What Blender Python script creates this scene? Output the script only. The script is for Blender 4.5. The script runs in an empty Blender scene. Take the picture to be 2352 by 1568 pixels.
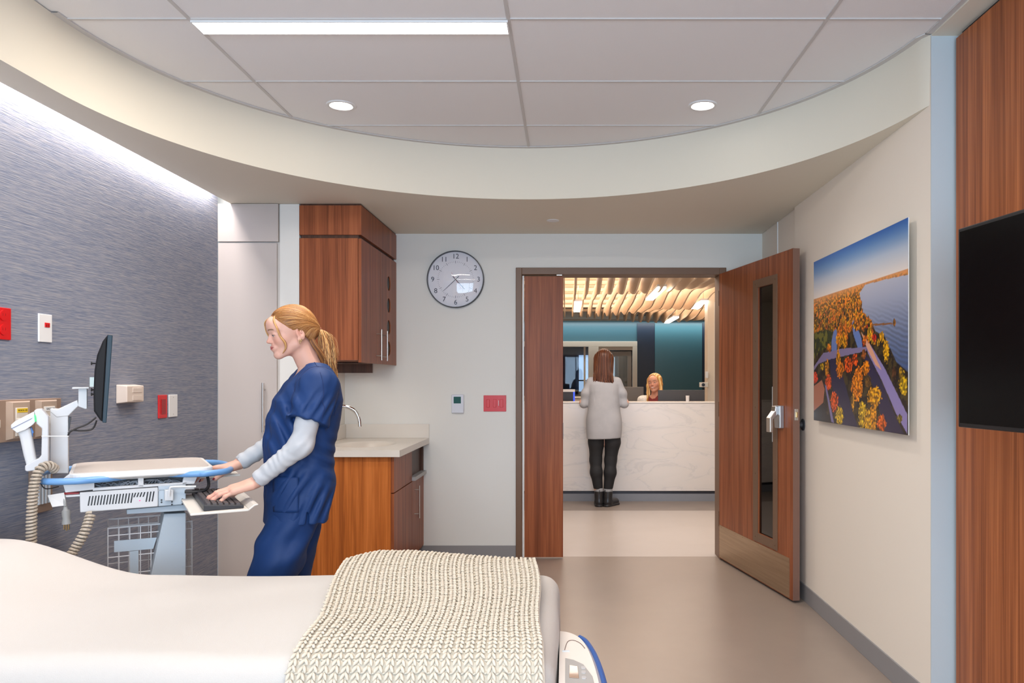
import bpy, bmesh, math, random
import numpy as np
from mathutils import Matrix, Vector
random.seed(7); np.random.seed(7)
R = math.radians
S = bpy.context.scene
COL = S.collection
F = 1750.0            # focal length in pixels of the 2352 px wide frame
CH = 1.341            # camera height (m)

# ------------------------------------------------------------------ camera
cam = bpy.data.cameras.new('camera'); camo = bpy.data.objects.new('camera', cam); COL.objects.link(camo)
camo.location = (0, 0, CH); camo.rotation_euler = (R(90), 0, 0)
cam.sensor_width = 36; cam.lens = 36 * F / 2352
cam.shift_x = -124 / 2352; cam.shift_y = 89 / 2352
cam.clip_start = 0.05; cam.clip_end = 100
S.camera = camo
# ------------------------------------------------------------------ view and world
S.view_settings.view_transform = 'Standard'; S.view_settings.look = 'None'
S.view_settings.gamma = 1; S.view_settings.use_curve_mapping = False
S.view_settings.exposure = 0.30
w = bpy.data.worlds.new('world'); S.world = w; w.use_nodes = True
w.node_tree.nodes['Background'].inputs[0].default_value = (0.75, 0.88, 1, 1)
w.node_tree.nodes['Background'].inputs[1].default_value = 1.2
# ------------------------------------------------------------------ lights of the place and added unseen ones
def area(name, loc, rot, sx, sy, power, col=(1, 1, 1), spread=180):
    l = bpy.data.lights.new(name, 'AREA'); l.shape = 'RECTANGLE'; l.size = sx; l.size_y = sy
    l.energy = power; l.color = col; l.spread = R(spread)
    o = bpy.data.objects.new(name, l); COL.objects.link(o); o.location = loc; o.rotation_euler = [R(a) for a in rot]
    return o
area('daylight_at_window', (-0.1, -1.50, 1.55), (101, 0, 0), 2.9, 1.6, 125, (0.60, 0.79, 1.0))
area('troffer_light_front', (-0.83, 2.97, 2.700), (0, 0, 0), 1.19, 0.09, 19, (1.0, 0.90, 0.80))
area('added_ceiling_fill_rear', (-0.83, 0.55, 2.700), (0, 0, 0), 1.19, 0.09, 24, (1.0, 0.90, 0.80))  # added fill near the camera, out of view, no fixture modelled
area('added_ceiling_fill_side', (0.38, 0.55, 2.700), (0, 0, 0), 1.19, 0.09, 24, (1.0, 0.90, 0.80))  # second added fill beside it, also unseen and without a fixture
area('cove_strip_light', (-2.128, 2.0, 2.56), (0, 0, 0), 0.06, 5.3, 42, (1.0, 0.93, 0.93))
area('counter_strip_light', (-1.47, 5.2, 1.38), (0, 0, 0), 0.06, 0.8, 0.6, (1.0, 0.9, 0.78))
area('hall_added_light_near', (0.6, 6.75, 2.55), (0, 0, 0), 2.6, 1.1, 52, (1.0, 0.90, 0.83))  # added unseen area light, brightens hall floor, counter front and standing woman
area('hall_added_light_far', (1.0, 10.6, 2.55), (0, 0, 0), 3.0, 3.6, 90, (1.0, 0.84, 0.69))  # added broad area light above the baffles, no fixture of its own
area('hall_wall_washer', (0.9, 15.30, 2.51), (12, 0, 0), 5.0, 0.06, 20, (0.86, 0.95, 1.0))
for i, (x, y) in enumerate(((-1.13, 3.83), (0.687, 3.83))):
    l = bpy.data.lights.new('downlight_lamp', 'SPOT'); l.energy = 26; l.spot_size = R(115); l.spot_blend = .9
    l.shadow_soft_size = .05; l.color = (1, .93, .86)
    o = bpy.data.objects.new('downlight_lamp', l); COL.objects.link(o); o.location = (x, y, 2.70)

# ------------------------------------------------------------------ materials
MATS = {}
def newmat(name):
    m = bpy.data.materials.new(name); m.use_nodes = True
    nt = m.node_tree; b = nt.nodes['Principled BSDF']
    return m, nt, b
def mat(name, col=(.8, .8, .8), rough=.5, metal=0, spec=.5, emit=0, ecol=None, bump=0, bscale=200, sheen=0, trans=0, coat=0):
    if name in MATS: return MATS[name]
    m, nt, b = newmat(name)
    b.inputs['Base Color'].default_value = (*col, 1); b.inputs['Roughness'].default_value = rough
    b.inputs['Metallic'].default_value = metal; b.inputs['Specular IOR Level'].default_value = spec
    b.inputs['Transmission Weight'].default_value = trans
    b.inputs['Coat Weight'].default_value = coat
    if sheen: b.inputs['Sheen Weight'].default_value = sheen
    if emit:
        b.inputs['Emission Color'].default_value = (*(ecol or col), 1); b.inputs['Emission Strength'].default_value = emit
    # every material varies a little procedurally
    tc = nt.nodes.new('ShaderNodeTexCoord'); n = nt.nodes.new('ShaderNodeTexNoise'); n.inputs['Scale'].default_value = bscale
    n.inputs['Detail'].default_value = 3
    nt.links.new(tc.outputs['Object'], n.inputs['Vector'])
    bp = nt.nodes.new('ShaderNodeBump'); bp.inputs['Strength'].default_value = max(bump, .01); bp.inputs['Distance'].default_value = .002
    nt.links.new(n.outputs['Fac'], bp.inputs['Height']); nt.links.new(bp.outputs['Normal'], b.inputs['Normal'])
    MATS[name] = m; return m
def ramp_mat(name, scale, stops, rough=.5, detail=5, dist=0, nscale=1, bump=0, spec=.5, coords='Object', rot=(0, 0, 0), metal=0, coat=0, bdist=.002):
    """colour from a stretched noise through a ramp"""
    if name in MATS: return MATS[name]
    m, nt, b = newmat(name)
    tc = nt.nodes.new('ShaderNodeTexCoord'); mp = nt.nodes.new('ShaderNodeMapping'); mp.inputs['Scale'].default_value = scale
    mp.inputs['Rotation'].default_value = rot
    n = nt.nodes.new('ShaderNodeTexNoise'); n.inputs['Scale'].default_value = nscale; n.inputs['Detail'].default_value = detail
    n.inputs['Distortion'].default_value = dist; n.inputs['Roughness'].default_value = .6
    cr = nt.nodes.new('ShaderNodeValToRGB')
    el = cr.color_ramp.elements
    el[0].position = stops[0][0]; el[0].color = (*stops[0][1], 1)
    el[1].position = stops[-1][0]; el[1].color = (*stops[-1][1], 1)
    for p, c in stops[1:-1]:
        e = el.new(p); e.color = (*c, 1)
    L = nt.links.new
    L(tc.outputs[coords], mp.inputs['Vector']); L(mp.outputs['Vector'], n.inputs['Vector']); L(n.outputs['Fac'], cr.inputs['Fac'])
    L(cr.outputs['Color'], b.inputs['Base Color'])
    b.inputs['Roughness'].default_value = rough; b.inputs['Specular IOR Level'].default_value = spec
    b.inputs['Metallic'].default_value = metal; b.inputs['Coat Weight'].default_value = coat
    if bump:
        bp = nt.nodes.new('ShaderNodeBump'); bp.inputs['Strength'].default_value = bump; bp.inputs['Distance'].default_value = bdist
        L(n.outputs['Fac'], bp.inputs['Height']); L(bp.outputs['Normal'], b.inputs['Normal'])
    MATS[name] = m; return m
def wood(name, dark, mid, light, rough=.38, gs=(26, 26, .9)):
    if name in MATS: return MATS[name]
    m, nt, b = newmat(name); L = nt.links.new
    tc = nt.nodes.new('ShaderNodeTexCoord')
    def noise(scale, detail, dist=0):
        mp = nt.nodes.new('ShaderNodeMapping'); mp.inputs['Scale'].default_value = scale
        n = nt.nodes.new('ShaderNodeTexNoise'); n.inputs['Scale'].default_value = 1; n.inputs['Detail'].default_value = detail
        n.inputs['Distortion'].default_value = dist
        L(tc.outputs['Object'], mp.inputs['Vector']); L(mp.outputs['Vector'], n.inputs['Vector']); return n
    a = noise(gs, 4, .6); f = noise((gs[0] * 7, gs[1] * 7, gs[2] * 3), 3)
    mx = nt.nodes.new('ShaderNodeMath'); mx.operation = 'MULTIPLY_ADD'; mx.inputs[1].default_value = .38; 
    L(f.outputs['Fac'], mx.inputs[0]); 
    m2 = nt.nodes.new('ShaderNodeMath'); m2.operation = 'MULTIPLY'; m2.inputs[1].default_value = .62
    L(a.outputs['Fac'], m2.inputs[0]); L(m2.outputs[0], mx.inputs[2])
    cr = nt.nodes.new('ShaderNodeValToRGB'); el = cr.color_ramp.elements
    el[0].position = .36; el[0].color = (*dark, 1); el[1].position = .64; el[1].color = (*light, 1)
    e = el.new(.5); e.color = (*mid, 1)
    L(mx.outputs[0], cr.inputs['Fac']); L(cr.outputs['Color'], b.inputs['Base Color'])
    b.inputs['Roughness'].default_value = rough; b.inputs['Specular IOR Level'].default_value = .22
    MATS[name] = m; return m
def vcol(name, rough=.5, spec=.5, bump=0, bscale=300, sss=0, coat=0, noisecol=0):
    if name in MATS: return MATS[name]
    m, nt, b = newmat(name); L = nt.links.new
    a = nt.nodes.new('ShaderNodeVertexColor'); a.layer_name = 'Col'
    L(a.outputs['Color'], b.inputs['Base Color'])
    b.inputs['Roughness'].default_value = rough; b.inputs['Specular IOR Level'].default_value = spec
    b.inputs['Coat Weight'].default_value = coat
    if sss:
        b.inputs['Subsurface Weight'].default_value = sss; b.inputs['Subsurface Scale'].default_value = .01
        b.inputs['Subsurface Radius'].default_value = (1, .35, .2)
    if bump:
        tc = nt.nodes.new('ShaderNodeTexCoord'); n = nt.nodes.new('ShaderNodeTexNoise'); n.inputs['Scale'].default_value = bscale
        bp = nt.nodes.new('ShaderNodeBump'); bp.inputs['Strength'].default_value = bump; bp.inputs['Distance'].default_value = .001
        L(tc.outputs['Object'], n.inputs['Vector']); L(n.outputs['Fac'], bp.inputs['Height']); L(bp.outputs['Normal'], b.inputs['Normal'])
    MATS[name] = m; return m
def clear(name, tint=(1, 1, 1), refl=.06, dark=0.0):
    """thin clear cover: transparent with a mirror film (fresnel)"""
    if name in MATS: return MATS[name]
    m = bpy.data.materials.new(name); m.use_nodes = True; nt = m.node_tree; nt.nodes.clear(); L = nt.links.new
    o = nt.nodes.new('ShaderNodeOutputMaterial'); mx = nt.nodes.new('ShaderNodeMixShader')
    t = nt.nodes.new('ShaderNodeBsdfTransparent'); t.inputs[0].default_value = (*tint, 1)
    g = nt.nodes.new('ShaderNodeBsdfGlossy'); g.inputs['Roughness'].default_value = .02
    fr = nt.nodes.new('ShaderNodeLayerWeight'); pw = nt.nodes.new('ShaderNodeMath'); pw.operation = 'POWER'; pw.inputs[1].default_value = 4
    L(fr.outputs['Facing'], pw.inputs[0])
    ad = nt.nodes.new('ShaderNodeMath'); ad.operation = 'MULTIPLY_ADD'; ad.inputs[1].default_value = .8; ad.inputs[2].default_value = .04 + refl; ad.use_clamp = True
    L(pw.outputs[0], ad.inputs[0]); L(ad.outputs[0], mx.inputs[0]); L(t.outputs[0], mx.inputs[1]); L(g.outputs[0], mx.inputs[2]); L(mx.outputs[0], o.inputs[0])
    MATS[name] = m; return m

M_wall = mat('wall_paint', (.755, .745, .70), .62, bump=.04, bscale=260)
M_wallside = mat('side_wall_paint', (.86, .775, .665), .62, bump=.04, bscale=260)
M_soffit = mat('soffit_paint', (.77, .72, .60), .7, bump=.03, bscale=260)
M_tile = mat('ceiling_tile', (.86, .855, .85), .85, bump=.25, bscale=420)
M_grid = mat('ceiling_grid_metal', (.60, .58, .56), .5)
M_floor = ramp_mat('sheet_vinyl_floor', (3, 3, 3), [(.35, (.30, .238, .195)), (.65, (.32, .254, .208))], rough=.30, detail=3, bump=.02, spec=.42)
M_floor2 = ramp_mat('hall_vinyl_floor', (3, 3, 3), [(.35, (.50, .435, .39)), (.65, (.52, .455, .41))], rough=.30, detail=3, spec=.4)
M_floor3 = ramp_mat('hall_vinyl_band', (3, 3, 3), [(.35, (.27, .22, .19)), (.65, (.30, .245, .21))], rough=.35, detail=3)
M_base = mat('rubber_baseboard', (.27, .26, .26), .5)
M_wood = wood('walnut_laminate', (.18, .050, .018), (.285, .082, .030), (.39, .122, .046))
M_woodR = wood('walnut_panel_laminate', (.19, .054, .018), (.335, .100, .033), (.50, .168, .058), gs=(34, 34, .6))
M_woodd = wood('dark_wood_edge', (.06, .03, .018), (.085, .04, .025), (.11, .05, .03))
M_white = mat('white_plastic', (.78, .78, .77), .35)
M_cartw = mat('cart_white_paint', (.62, .625, .63), .35, spec=.4)
M_cartg = mat('cart_pale_blue_grey_paint', (.47, .535, .59), .4)
M_beigep = mat('beige_plastic', (.68, .58, .50), .4)
M_red = mat('red_plastic', (.62, .006, .008), .35)
M_black = mat('black_plastic', (.012, .012, .014), .4)
M_dark = mat('dark_grey_plastic', (.045, .048, .055), .4)
M_steel = mat('brushed_steel', (.62, .60, .57), .28, metal=1)
M_chrome = mat('chrome', (.75, .75, .75), .08, metal=1)
M_bronze = mat('bronze_frame_paint', (.17, .092, .05), .45, spec=.5)
M_kick = ramp_mat('brushed_bronze_plate', (2, 2, 60), [(.3, (.40, .29, .19)), (.7, (.50, .37, .25))], rough=.33, metal=.85)
M_counter = ramp_mat('solid_surface_top', (2, 2, 2), [(.4, (.72, .67, .60)), (.6, (.75, .70, .63))], rough=.25, detail=2)
M_glow = mat('lamp_diffuser', (1, 1, 1), .5, emit=14, ecol=(1, .95, .9))

# ------------------------------------------------------------------ mesh helpers
def tag(o, label=None, cat=None, group=None, kind=None):
    if label: o['label'] = label
    if cat: o['category'] = cat
    if group: o['group'] = group
    if kind: o['kind'] = kind
    return o
ORG = {}
def thing(name, loc, label, cat, group=None):
    o = bpy.data.objects.new(name, None); COL.objects.link(o); o.location = loc; o.empty_display_size = .1
    ORG[o] = Vector(loc); tag(o, label, cat, group); return o
def link(name, verts, faces, mats, parent=None, fm=None, smooth=False, bevel=0, cols=None, sub=0, seg=2, angle=35):
    """verts in world coordinates; the object's origin is its parent's (or its own base)"""
    V = np.asarray(verts, dtype=np.float64).reshape(-1, 3)
    if parent is not None: org = ORG[parent]
    else: org = Vector(((V[:, 0].min() + V[:, 0].max()) / 2, (V[:, 1].min() + V[:, 1].max()) / 2, V[:, 2].min()))
    me = bpy.data.meshes.new(name)
    me.from_pydata((V - np.array(org)).tolist(), [], [tuple(f) for f in faces] if not isinstance(faces, np.ndarray) else faces.tolist())
    if not isinstance(mats, (list, tuple)): mats = [mats]
    for m in mats: me.materials.append(m)
    if fm is not None: me.polygons.foreach_set('material_index', list(fm))
    if cols is not None:
        ca = me.color_attributes.new('Col', 'FLOAT_COLOR', 'POINT')
        c = np.ones((len(V), 4), dtype=np.float32); c[:, :3] = cols; ca.data.foreach_set('color', c.ravel())
    if smooth is True: me.polygons.foreach_set('use_smooth', [True] * len(me.polygons))
    me.update()
    o = bpy.data.objects.new(name, me); COL.objects.link(o)
    if parent is not None: o.parent = parent; ORG[o] = org
    else: o.location = org; ORG[o] = org
    if smooth == 'auto':
        me.polygons.foreach_set('use_smooth', [True] * len(me.polygons))
        bm = bmesh.new(); bm.from_mesh(me); bm.normal_update()
        for e in bm.edges:
            if len(e.link_faces) == 2 and e.calc_face_angle(0) > R(angle): e.smooth = False
        bm.to_mesh(me); bm.free()
    if bevel:
        b = o.modifiers.new('bevel', 'BEVEL'); b.width = bevel; b.segments = seg; b.limit_method = 'ANGLE'; b.angle_limit = R(40)
    if sub:
        b = o.modifiers.new('sub', 'SUBSURF'); b.levels = sub; b.render_levels = sub
    return o
class MB:
    def __init__(s, xf=None): s.v = []; s.f = []; s.m = []; s.xf = xf
    def add(s, vs, fs, mi=0, xf=None):
        n = len(s.v)
        for p in vs:
            p = Vector(p)
            if xf is not None: p = xf @ p
            if s.xf is not None: p = s.xf @ p
            s.v.append(tuple(p))
        for f in fs: s.f.append(tuple(i + n for i in f)); s.m.append(mi)
        return s
    def box(s, x0, x1, y0, y1, z0, z1, mi=0, xf=None):
        vs = [(x, y, z) for z in (z0, z1) for y in (y0, y1) for x in (x0, x1)]
        return s.add(vs, [(0, 2, 3, 1), (4, 5, 7, 6), (0, 1, 5, 4), (2, 6, 7, 3), (0, 4, 6, 2), (1, 3, 7, 5)], mi, xf)
    def prism(s, pts, h0, h1, axis='z', mi=0, xf=None, pts2=None):
        """pts 2-D outline counter-clockwise; extruded along axis"""
        def P(p, h): return {'z': (p[0], p[1], h), 'y': (p[0], h, p[1]), 'x': (h, p[0], p[1])}[axis]
        n = len(pts); q = pts2 or pts
        vs = [P(p, h0) for p in pts] + [P(p, h1) for p in q]
        fs = [tuple(range(n))[::-1], tuple(range(n, 2 * n))] + [(i, (i + 1) % n, n + (i + 1) % n, n + i) for i in range(n)]
        return s.add(vs, fs, mi, xf)
    def tube(s, path, r, n=10, mi=0, closed=False, caps=True, xf=None):
        path = [Vector(p) for p in path]; N = len(path)
        rs = r if isinstance(r, (list, tuple)) else [r] * N
        up = None; vs = []; fs = []
        for i, p in enumerate(path):
            if closed: t = path[(i + 1) % N] - path[i - 1]
            else: t = path[min(i + 1, N - 1)] - path[max(i - 1, 0)]
            if t.length < 1e-9: t = Vector((0, 0, 1))
            t.normalize()
            if up is None:
                up = Vector((0, 0, 1)) if abs(t.z) < .9 else Vector((1, 0, 0))
            a = t.cross(up)
            if a.length < 1e-6: a = t.orthogonal()
            a.normalize(); b = a.cross(t).normalized(); up = b
            for k in range(n):
                g = 2 * math.pi * k / n
                vs.append(p + a * (math.cos(g) * rs[i]) + b * (math.sin(g) * rs[i]))
        m = N if closed else N - 1
        for i in range(m):
            j = (i + 1) % N
            for k in range(n):
                k2 = (k + 1) % n
                fs.append((i * n + k, i * n + k2, j * n + k2, j * n + k))
        if caps and not closed:
            fs.append(tuple(range(n))); fs.append(tuple(range((N - 1) * n, N * n))[::-1])
        return s.add(vs, fs, mi, xf)
    def cyl(s, c, r, h, axis='z', n=24, mi=0, r2=None, xf=None):
        d = {'x': Vector((1, 0, 0)), 'y': Vector((0, 1, 0)), 'z': Vector((0, 0, 1))}[axis]
        c = Vector(c)
        return s.tube([c, c + d * h], [r, r if r2 is None else r2], n, mi, xf=xf)
    def lathe(s, c, prof, axis='z', n=32, mi=0, xf=None, caps=True):
        """prof: (radius, height) pairs"""
        vs = []; fs = []
        for (r, h) in prof:
            for k in range(n):
                g = 2 * math.pi * k / n; a, b = r * math.cos(g), r * math.sin(g)
                p = {'z': (a, b, h), 'y': (a, h, b), 'x': (h, a, b)}[axis]
                vs.append((c[0] + p[0], c[1] + p[1], c[2] + p[2]))
        for i in range(len(prof) - 1):
            for k in range(n):
                k2 = (k + 1) % n
                q = (i * n + k, i * n + k2, (i + 1) * n + k2, (i + 1) * n + k)
                fs.append(q)
        if caps and prof[0][0] > 1e-6: fs.append(tuple(range(n))[::-1])
        if caps and prof[-1][0] > 1e-6: fs.append(tuple(range((len(prof) - 1) * n, len(prof) * n)))
        return s.add(vs, fs, mi, xf)
    def sphere(s, c, r, n=12, mi=0, xf=None):
        if not isinstance(r, (tuple, list)): r = (r, r, r)
        prof = [(math.sin(math.pi * i / n), -math.cos(math.pi * i / n)) for i in range(n + 1)]
        vs = []; fs = []; m = 2 * n
        for (a, h) in prof:
            for k in range(m):
                g = 2 * math.pi * k / m
                vs.append((c[0] + a * math.cos(g) * r[0], c[1] + a * math.sin(g) * r[1], c[2] + h * r[2]))
        for i in range(n):
            for k in range(m):
                k2 = (k + 1) % m; fs.append((i * m + k, i * m + k2, (i + 1) * m + k2, (i + 1) * m + k))
        return s.add(vs, fs, mi, xf)
    def build(s, name, mats, parent=None, smooth=False, bevel=0, **k):
        o = link(name, s.v, s.f, mats, parent, s.m, smooth, bevel, **k)
        bm = bmesh.new(); bm.from_mesh(o.data)
        if smooth: bmesh.ops.remove_doubles(bm, verts=bm.verts, dist=1e-6)
        bmesh.ops.recalc_face_normals(bm, faces=bm.faces); bm.to_mesh(o.data); bm.free()
        return o
def struct(o): o['kind'] = 'structure'; return o
def sbox(name, x0, x1, y0, y1, z0, z1, m, bevel=0): return struct(MB().box(x0, x1, y0, y1, z0, z1).build(name, m, bevel=bevel))
def rrect(x0, x1, y0, y1, r, n=6):
    pts = []
    for cx, cy, a0 in ((x1 - r, y0 + r, -90), (x1 - r, y1 - r, 0), (x0 + r, y1 - r, 90), (x0 + r, y0 + r, 180)):
        for i in range(n + 1):
            a = R(a0 + 90 * i / n); pts.append((cx + r * math.cos(a), cy + r * math.sin(a)))
    return pts
def smoothpath(pts, n=8, closed=False):
    """Catmull-Rom through the points"""
    P = [Vector(p) for p in pts]; out = []; N = len(P)
    for i in range(N if closed else N - 1):
        if closed: a, b, c, d = P[i - 1], P[i], P[(i + 1) % N], P[(i + 2) % N]
        else: a, b, c, d = P[max(i - 1, 0)], P[i], P[i + 1], P[min(i + 2, N - 1)]
        for k in range(n):
            t = k / n
            out.append(.5 * ((2 * b) + (c - a) * t + (2 * a - 5 * b + 4 * c - d) * t * t + (3 * b - a - 3 * c + d) * t ** 3))
    if not closed: out.append(P[-1])
    return out
def text_geo(txt, size, depth=.0006):
    """flat letters as mesh data: verts (x right, y up), faces; centred"""
    cu = bpy.data.curves.new('t', 'FONT'); cu.body = txt; cu.size = size; cu.align_x = 'CENTER'; cu.align_y = 'CENTER'; cu.extrude = depth; cu.resolution_u = 4
    o = bpy.data.objects.new('t', cu); COL.objects.link(o)
    dg = bpy.context.evaluated_depsgraph_get(); dg.update()
    me = bpy.data.meshes.new_from_object(o.evaluated_get(dg))
    vs = [tuple(v.co) for v in me.vertices]; fs = [tuple(p.vertices) for p in me.polygons]
    bpy.data.objects.remove(o); bpy.data.curves.remove(cu); bpy.data.meshes.remove(me)
    return vs, fs
FACE_CAM = Matrix(((1, 0, 0), (0, 0, 1), (0, 1, 0))).to_4x4()     # letters upright in the xz plane, read from -y
FACE_CAM = Matrix(((1, 0, 0, 0), (0, 0, -1, 0), (0, 1, 0, 0), (0, 0, 0, 1)))
LEFTWALL = Matrix(((0, 0, 1, 0), (1, 0, 0, 0), (0, 1, 0, 0), (0, 0, 0, 1)))      # on the left wall: text x -> +y, text y -> z, out of wall +x
def at(px, py, Y):   # point of the photo at depth Y
    return Vector(((px - 1300) / F * Y, Y, CH + (873 - py) / F * Y))
# =================================================================== THE ROOM
YB = 5.72; XL = -2.167; XR = 1.455; ZC = 2.724; ZS = 2.44; YR = -1.35
sbox('floor', -2.3, 1.75, YR, YB + .08, -.1, 0, M_floor)
# left wall: blue grey woven wallcovering with short horizontal fibres
def wallcover():
    m, nt, b = newmat('woven_wallcovering'); L = nt.links.new
    tc = nt.nodes.new('ShaderNodeTexCoord')
    def nz(scale, detail, dist=0.):
        mp = nt.nodes.new('ShaderNodeMapping'); mp.inputs['Scale'].default_value = scale
        n = nt.nodes.new('ShaderNodeTexNoise'); n.inputs['Scale'].default_value = 1; n.inputs['Detail'].default_value = detail; n.inputs['Distortion'].default_value = dist
        L(tc.outputs['Object'], mp.inputs['Vector']); L(mp.outputs['Vector'], n.inputs['Vector']); return n
    a = nz((20, 5.5, 230), 3, .25); c = nz((20, 18, 420), 2); d = nz((1.2, 1.2, 1.2), 2)
    mx = nt.nodes.new('ShaderNodeMath'); mx.operation = 'ADD'; L(a.outputs[0], mx.inputs[0]); L(c.outputs[0], mx.inputs[1])
    cr = nt.nodes.new('ShaderNodeValToRGB'); el = cr.color_ramp.elements
    el[0].position = .38; el[0].color = (.150, .175, .248, 1); el[1].position = .66; el[1].color = (.33, .325, .345, 1)
    e = el.new(.5); e.color = (.228, .245, .300, 1)
    h = nt.nodes.new('ShaderNodeMath'); h.operation = 'MULTIPLY'; h.inputs[1].default_value = .5; L(mx.outputs[0], h.inputs[0]); L(h.outputs[0], cr.inputs[0])
    L(cr.outputs[0], b.inputs['Base Color']); b.inputs['Roughness'].default_value = .7; b.inputs['Specular IOR Level'].default_value = .25
    bp = nt.nodes.new('ShaderNodeBump'); bp.inputs['Strength'].default_value = .5; bp.inputs['Distance'].default_value = .002
    L(mx.outputs[0], bp.inputs['Height']); L(bp.outputs[0], b.inputs['Normal']); return m
sbox('wall_left', XL - .12, XL, YR, 4.74, 0, ZC, wallcover())
sbox('wall_alcove_side', -2.30, -1.66, 4.86, YB, 0, ZC, M_wall)          # behind the tall cupboard
FX0, FX1 = -.376, 1.200                                                     # door frame outside
struct(MB().box(-1.66, FX0, YB, YB + .15, 0, ZC).box(FX1, 1.75, YB, YB + .15, 0, ZC).box(FX0, FX1, YB, YB + .15, 2.184, ZC).build('wall_back', M_wall))
# right wall with its shallow step behind the open door
struct(MB().prism([(XR, 3.04), (1.552, 3.04), (1.75, 3.04), (1.75, YB), (XR + .018, YB), (XR + .018, 4.85), (XR, 4.85)], 0, ZC).build('wall_right', M_wallside))
sbox('wall_right_near', 1.585, 1.75, YR, 3.035, 0, ZC, M_wallside)
sbox('wall_right_return', XR, 1.584, 3.035, 3.04, 0, ZC, mat('return_cool_shade_paint', (.50, .56, .585), .6))  # cool, dimmer window shading of this face is put into its colour
sbox('trim_1', XR + .012, XR + .0185, 5.29, 5.302, 2.135, ZS, M_white)
# rear wall with the window that lights the room
struct(MB().box(-2.3, -1.6, YR - .15, YR, 0, ZC).box(1.4, 1.75, YR - .15, YR, 0, ZC).box(-1.6, 1.4, YR - .15, YR, 0, .75).box(-1.6, 1.4, YR - .15, YR, 2.4, ZC).build('wall_rear', M_wall))
wf = struct(MB().box(-1.6, 1.4, YR - .1, YR - .04, .75, .79).box(-1.6, 1.4, YR - .1, YR - .04, 2.36, 2.4).box(-1.6, -1.56, YR - .1, YR - .04, .79, 2.36)
       .box(1.36, 1.4, YR - .1, YR - .04, .79, 2.36).box(-.62, -.58, YR - .1, YR - .04, .79, 2.36).box(.40, .44, YR - .1, YR - .04, .79, 2.36).build('window_1', M_dark))
MB().box(-1.56, 1.36, YR - .075, YR - .07, .79, 2.36).build('window_pane', clear('window_glass', refl=0), wf)
# ceiling: tiles and grid
sbox('ceiling', -2.3, 1.75, YR, YB, ZC, ZC + .1, M_tile)
g = MB()
gx = [-2.661 + 1.22 * i for i in range(4)]; gy = [2.915 - .61 * 6 + .61 * i for i in range(10)]
gw = .007
for x in gx:
    if -2.1 < x < 1.5: g.box(x - gw, x + gw, YR, 4.9, ZC - .004, ZC)
for y in gy:
    if YR < y < 4.9: g.box(-2.08, 1.45, y - gw * .8, y + gw * .8, ZC - .0042, ZC)
struct(g.build('trim_2', M_grid))
# dropped soffit with the round opening
def curve(n, a, b, cx=-.24, cy=2.855): return [(cx + a * math.cos(t), cy + b * math.sin(t)) for t in [math.pi * i / n for i in range(n + 1)]]
lo_c = curve(96, 1.70, 1.775); up_c = curve(96, 1.69, 1.670)
lo_c[0] = (XR + .004, 3.036); lo_c = [p for p in lo_c if not (p[0] > 1.2 and p[1] < 3.037)]; lo_c = [(XR + .004, 3.037)] + lo_c
# same number of upper points by angle
def resample(c, n):
    d = [0]
    for i in range(1, len(c)): d.append(d[-1] + math.dist(c[i], c[i - 1]))
    out = []
    for k in range(n):
        t = d[-1] * k / (n - 1); i = max(j for j in range(len(d)) if d[j] <= t + 1e-9); i = min(i, len(c) - 2)
        u = (t - d[i]) / (d[i + 1] - d[i]); out.append((c[i][0] + u * (c[i + 1][0] - c[i][0]), c[i][1] + u * (c[i + 1][1] - c[i][1])))
    return out
up_c = [(XR + .001, 3.037)] + [p for p in up_c if not (p[0] > 1.2 and p[1] < 3.037)]
lo_c = resample(lo_c, 120); up_c = resample(up_c, 120)
XS = -2.087
outer = [(XS, YR), (XS, 4.74), (XS, YB), (1.47, YB), (1.47, 3.037)][::1]
bot = [(-1.94, YR)] + lo_c[::-1] + [(1.47, 3.037), (1.47, YB), (XS, YB), (XS, YR)]
top = [(-1.93, YR)] + up_c[::-1] + [(1.47, 3.037), (1.47, YB), (XS, YB), (XS, YR)]
so = struct(MB().prism(bot, ZS, ZC - .0045, 'z', pts2=top).build('ceiling_soffit', M_soffit, smooth='auto', angle=30))
sbox('ceiling_strip_right', XR + .001, 1.585, YR, 3.035, ZC - .012, ZC, M_soffit)
# edge angle of the round ceiling
e = MB(); 
for i in range(len(up_c) - 1):
    (x0, y0), (x1, y1) = up_c[i], up_c[i + 1]
    k = .985
    q0 = (-.24 + (x0 + .24) * k, 2.855 + (y0 - 2.855) * k); q1 = (-.24 + (x1 + .24) * k, 2.855 + (y1 - 2.855) * k)
    e.add([(x0, y0, ZC - .006), (x1, y1, ZC - .006), (q1[0], q1[1], ZC - .006), (q0[0], q0[1], ZC - .006), (x0, y0, ZC - .001), (x1, y1, ZC - .001), (q1[0], q1[1], ZC - .001), (q0[0], q0[1], ZC - .001)],
          [(0, 1, 2, 3), (4, 7, 6, 5), (3, 2, 6, 7), (0, 4, 5, 1)])
e.box(XR - .022, XR + .001, YR, 3.03, ZC - .006, ZC - .001)
struct(e.build('trim_3', M_grid))
# baseboards
BT = .10
sbox('baseboard_back', -1.10, FX0, YB - .008, YB, 0, BT + .002, M_base, .002)
sbox('baseboard_right', XR - .008, XR, 3.04, 4.85, 0, BT, M_base, .002)
sbox('baseboard_right_far', XR + .010, XR + .018, 4.85, YB, 0, BT, M_base, .002)
sbox('baseboard_right_return', XR - .008, 1.58, 3.027, 3.035, 0, BT, M_base, .002)
sbox('baseboard_left', XL, XL + .008, YR, 4.735, 0, BT, M_base, .002)
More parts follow.
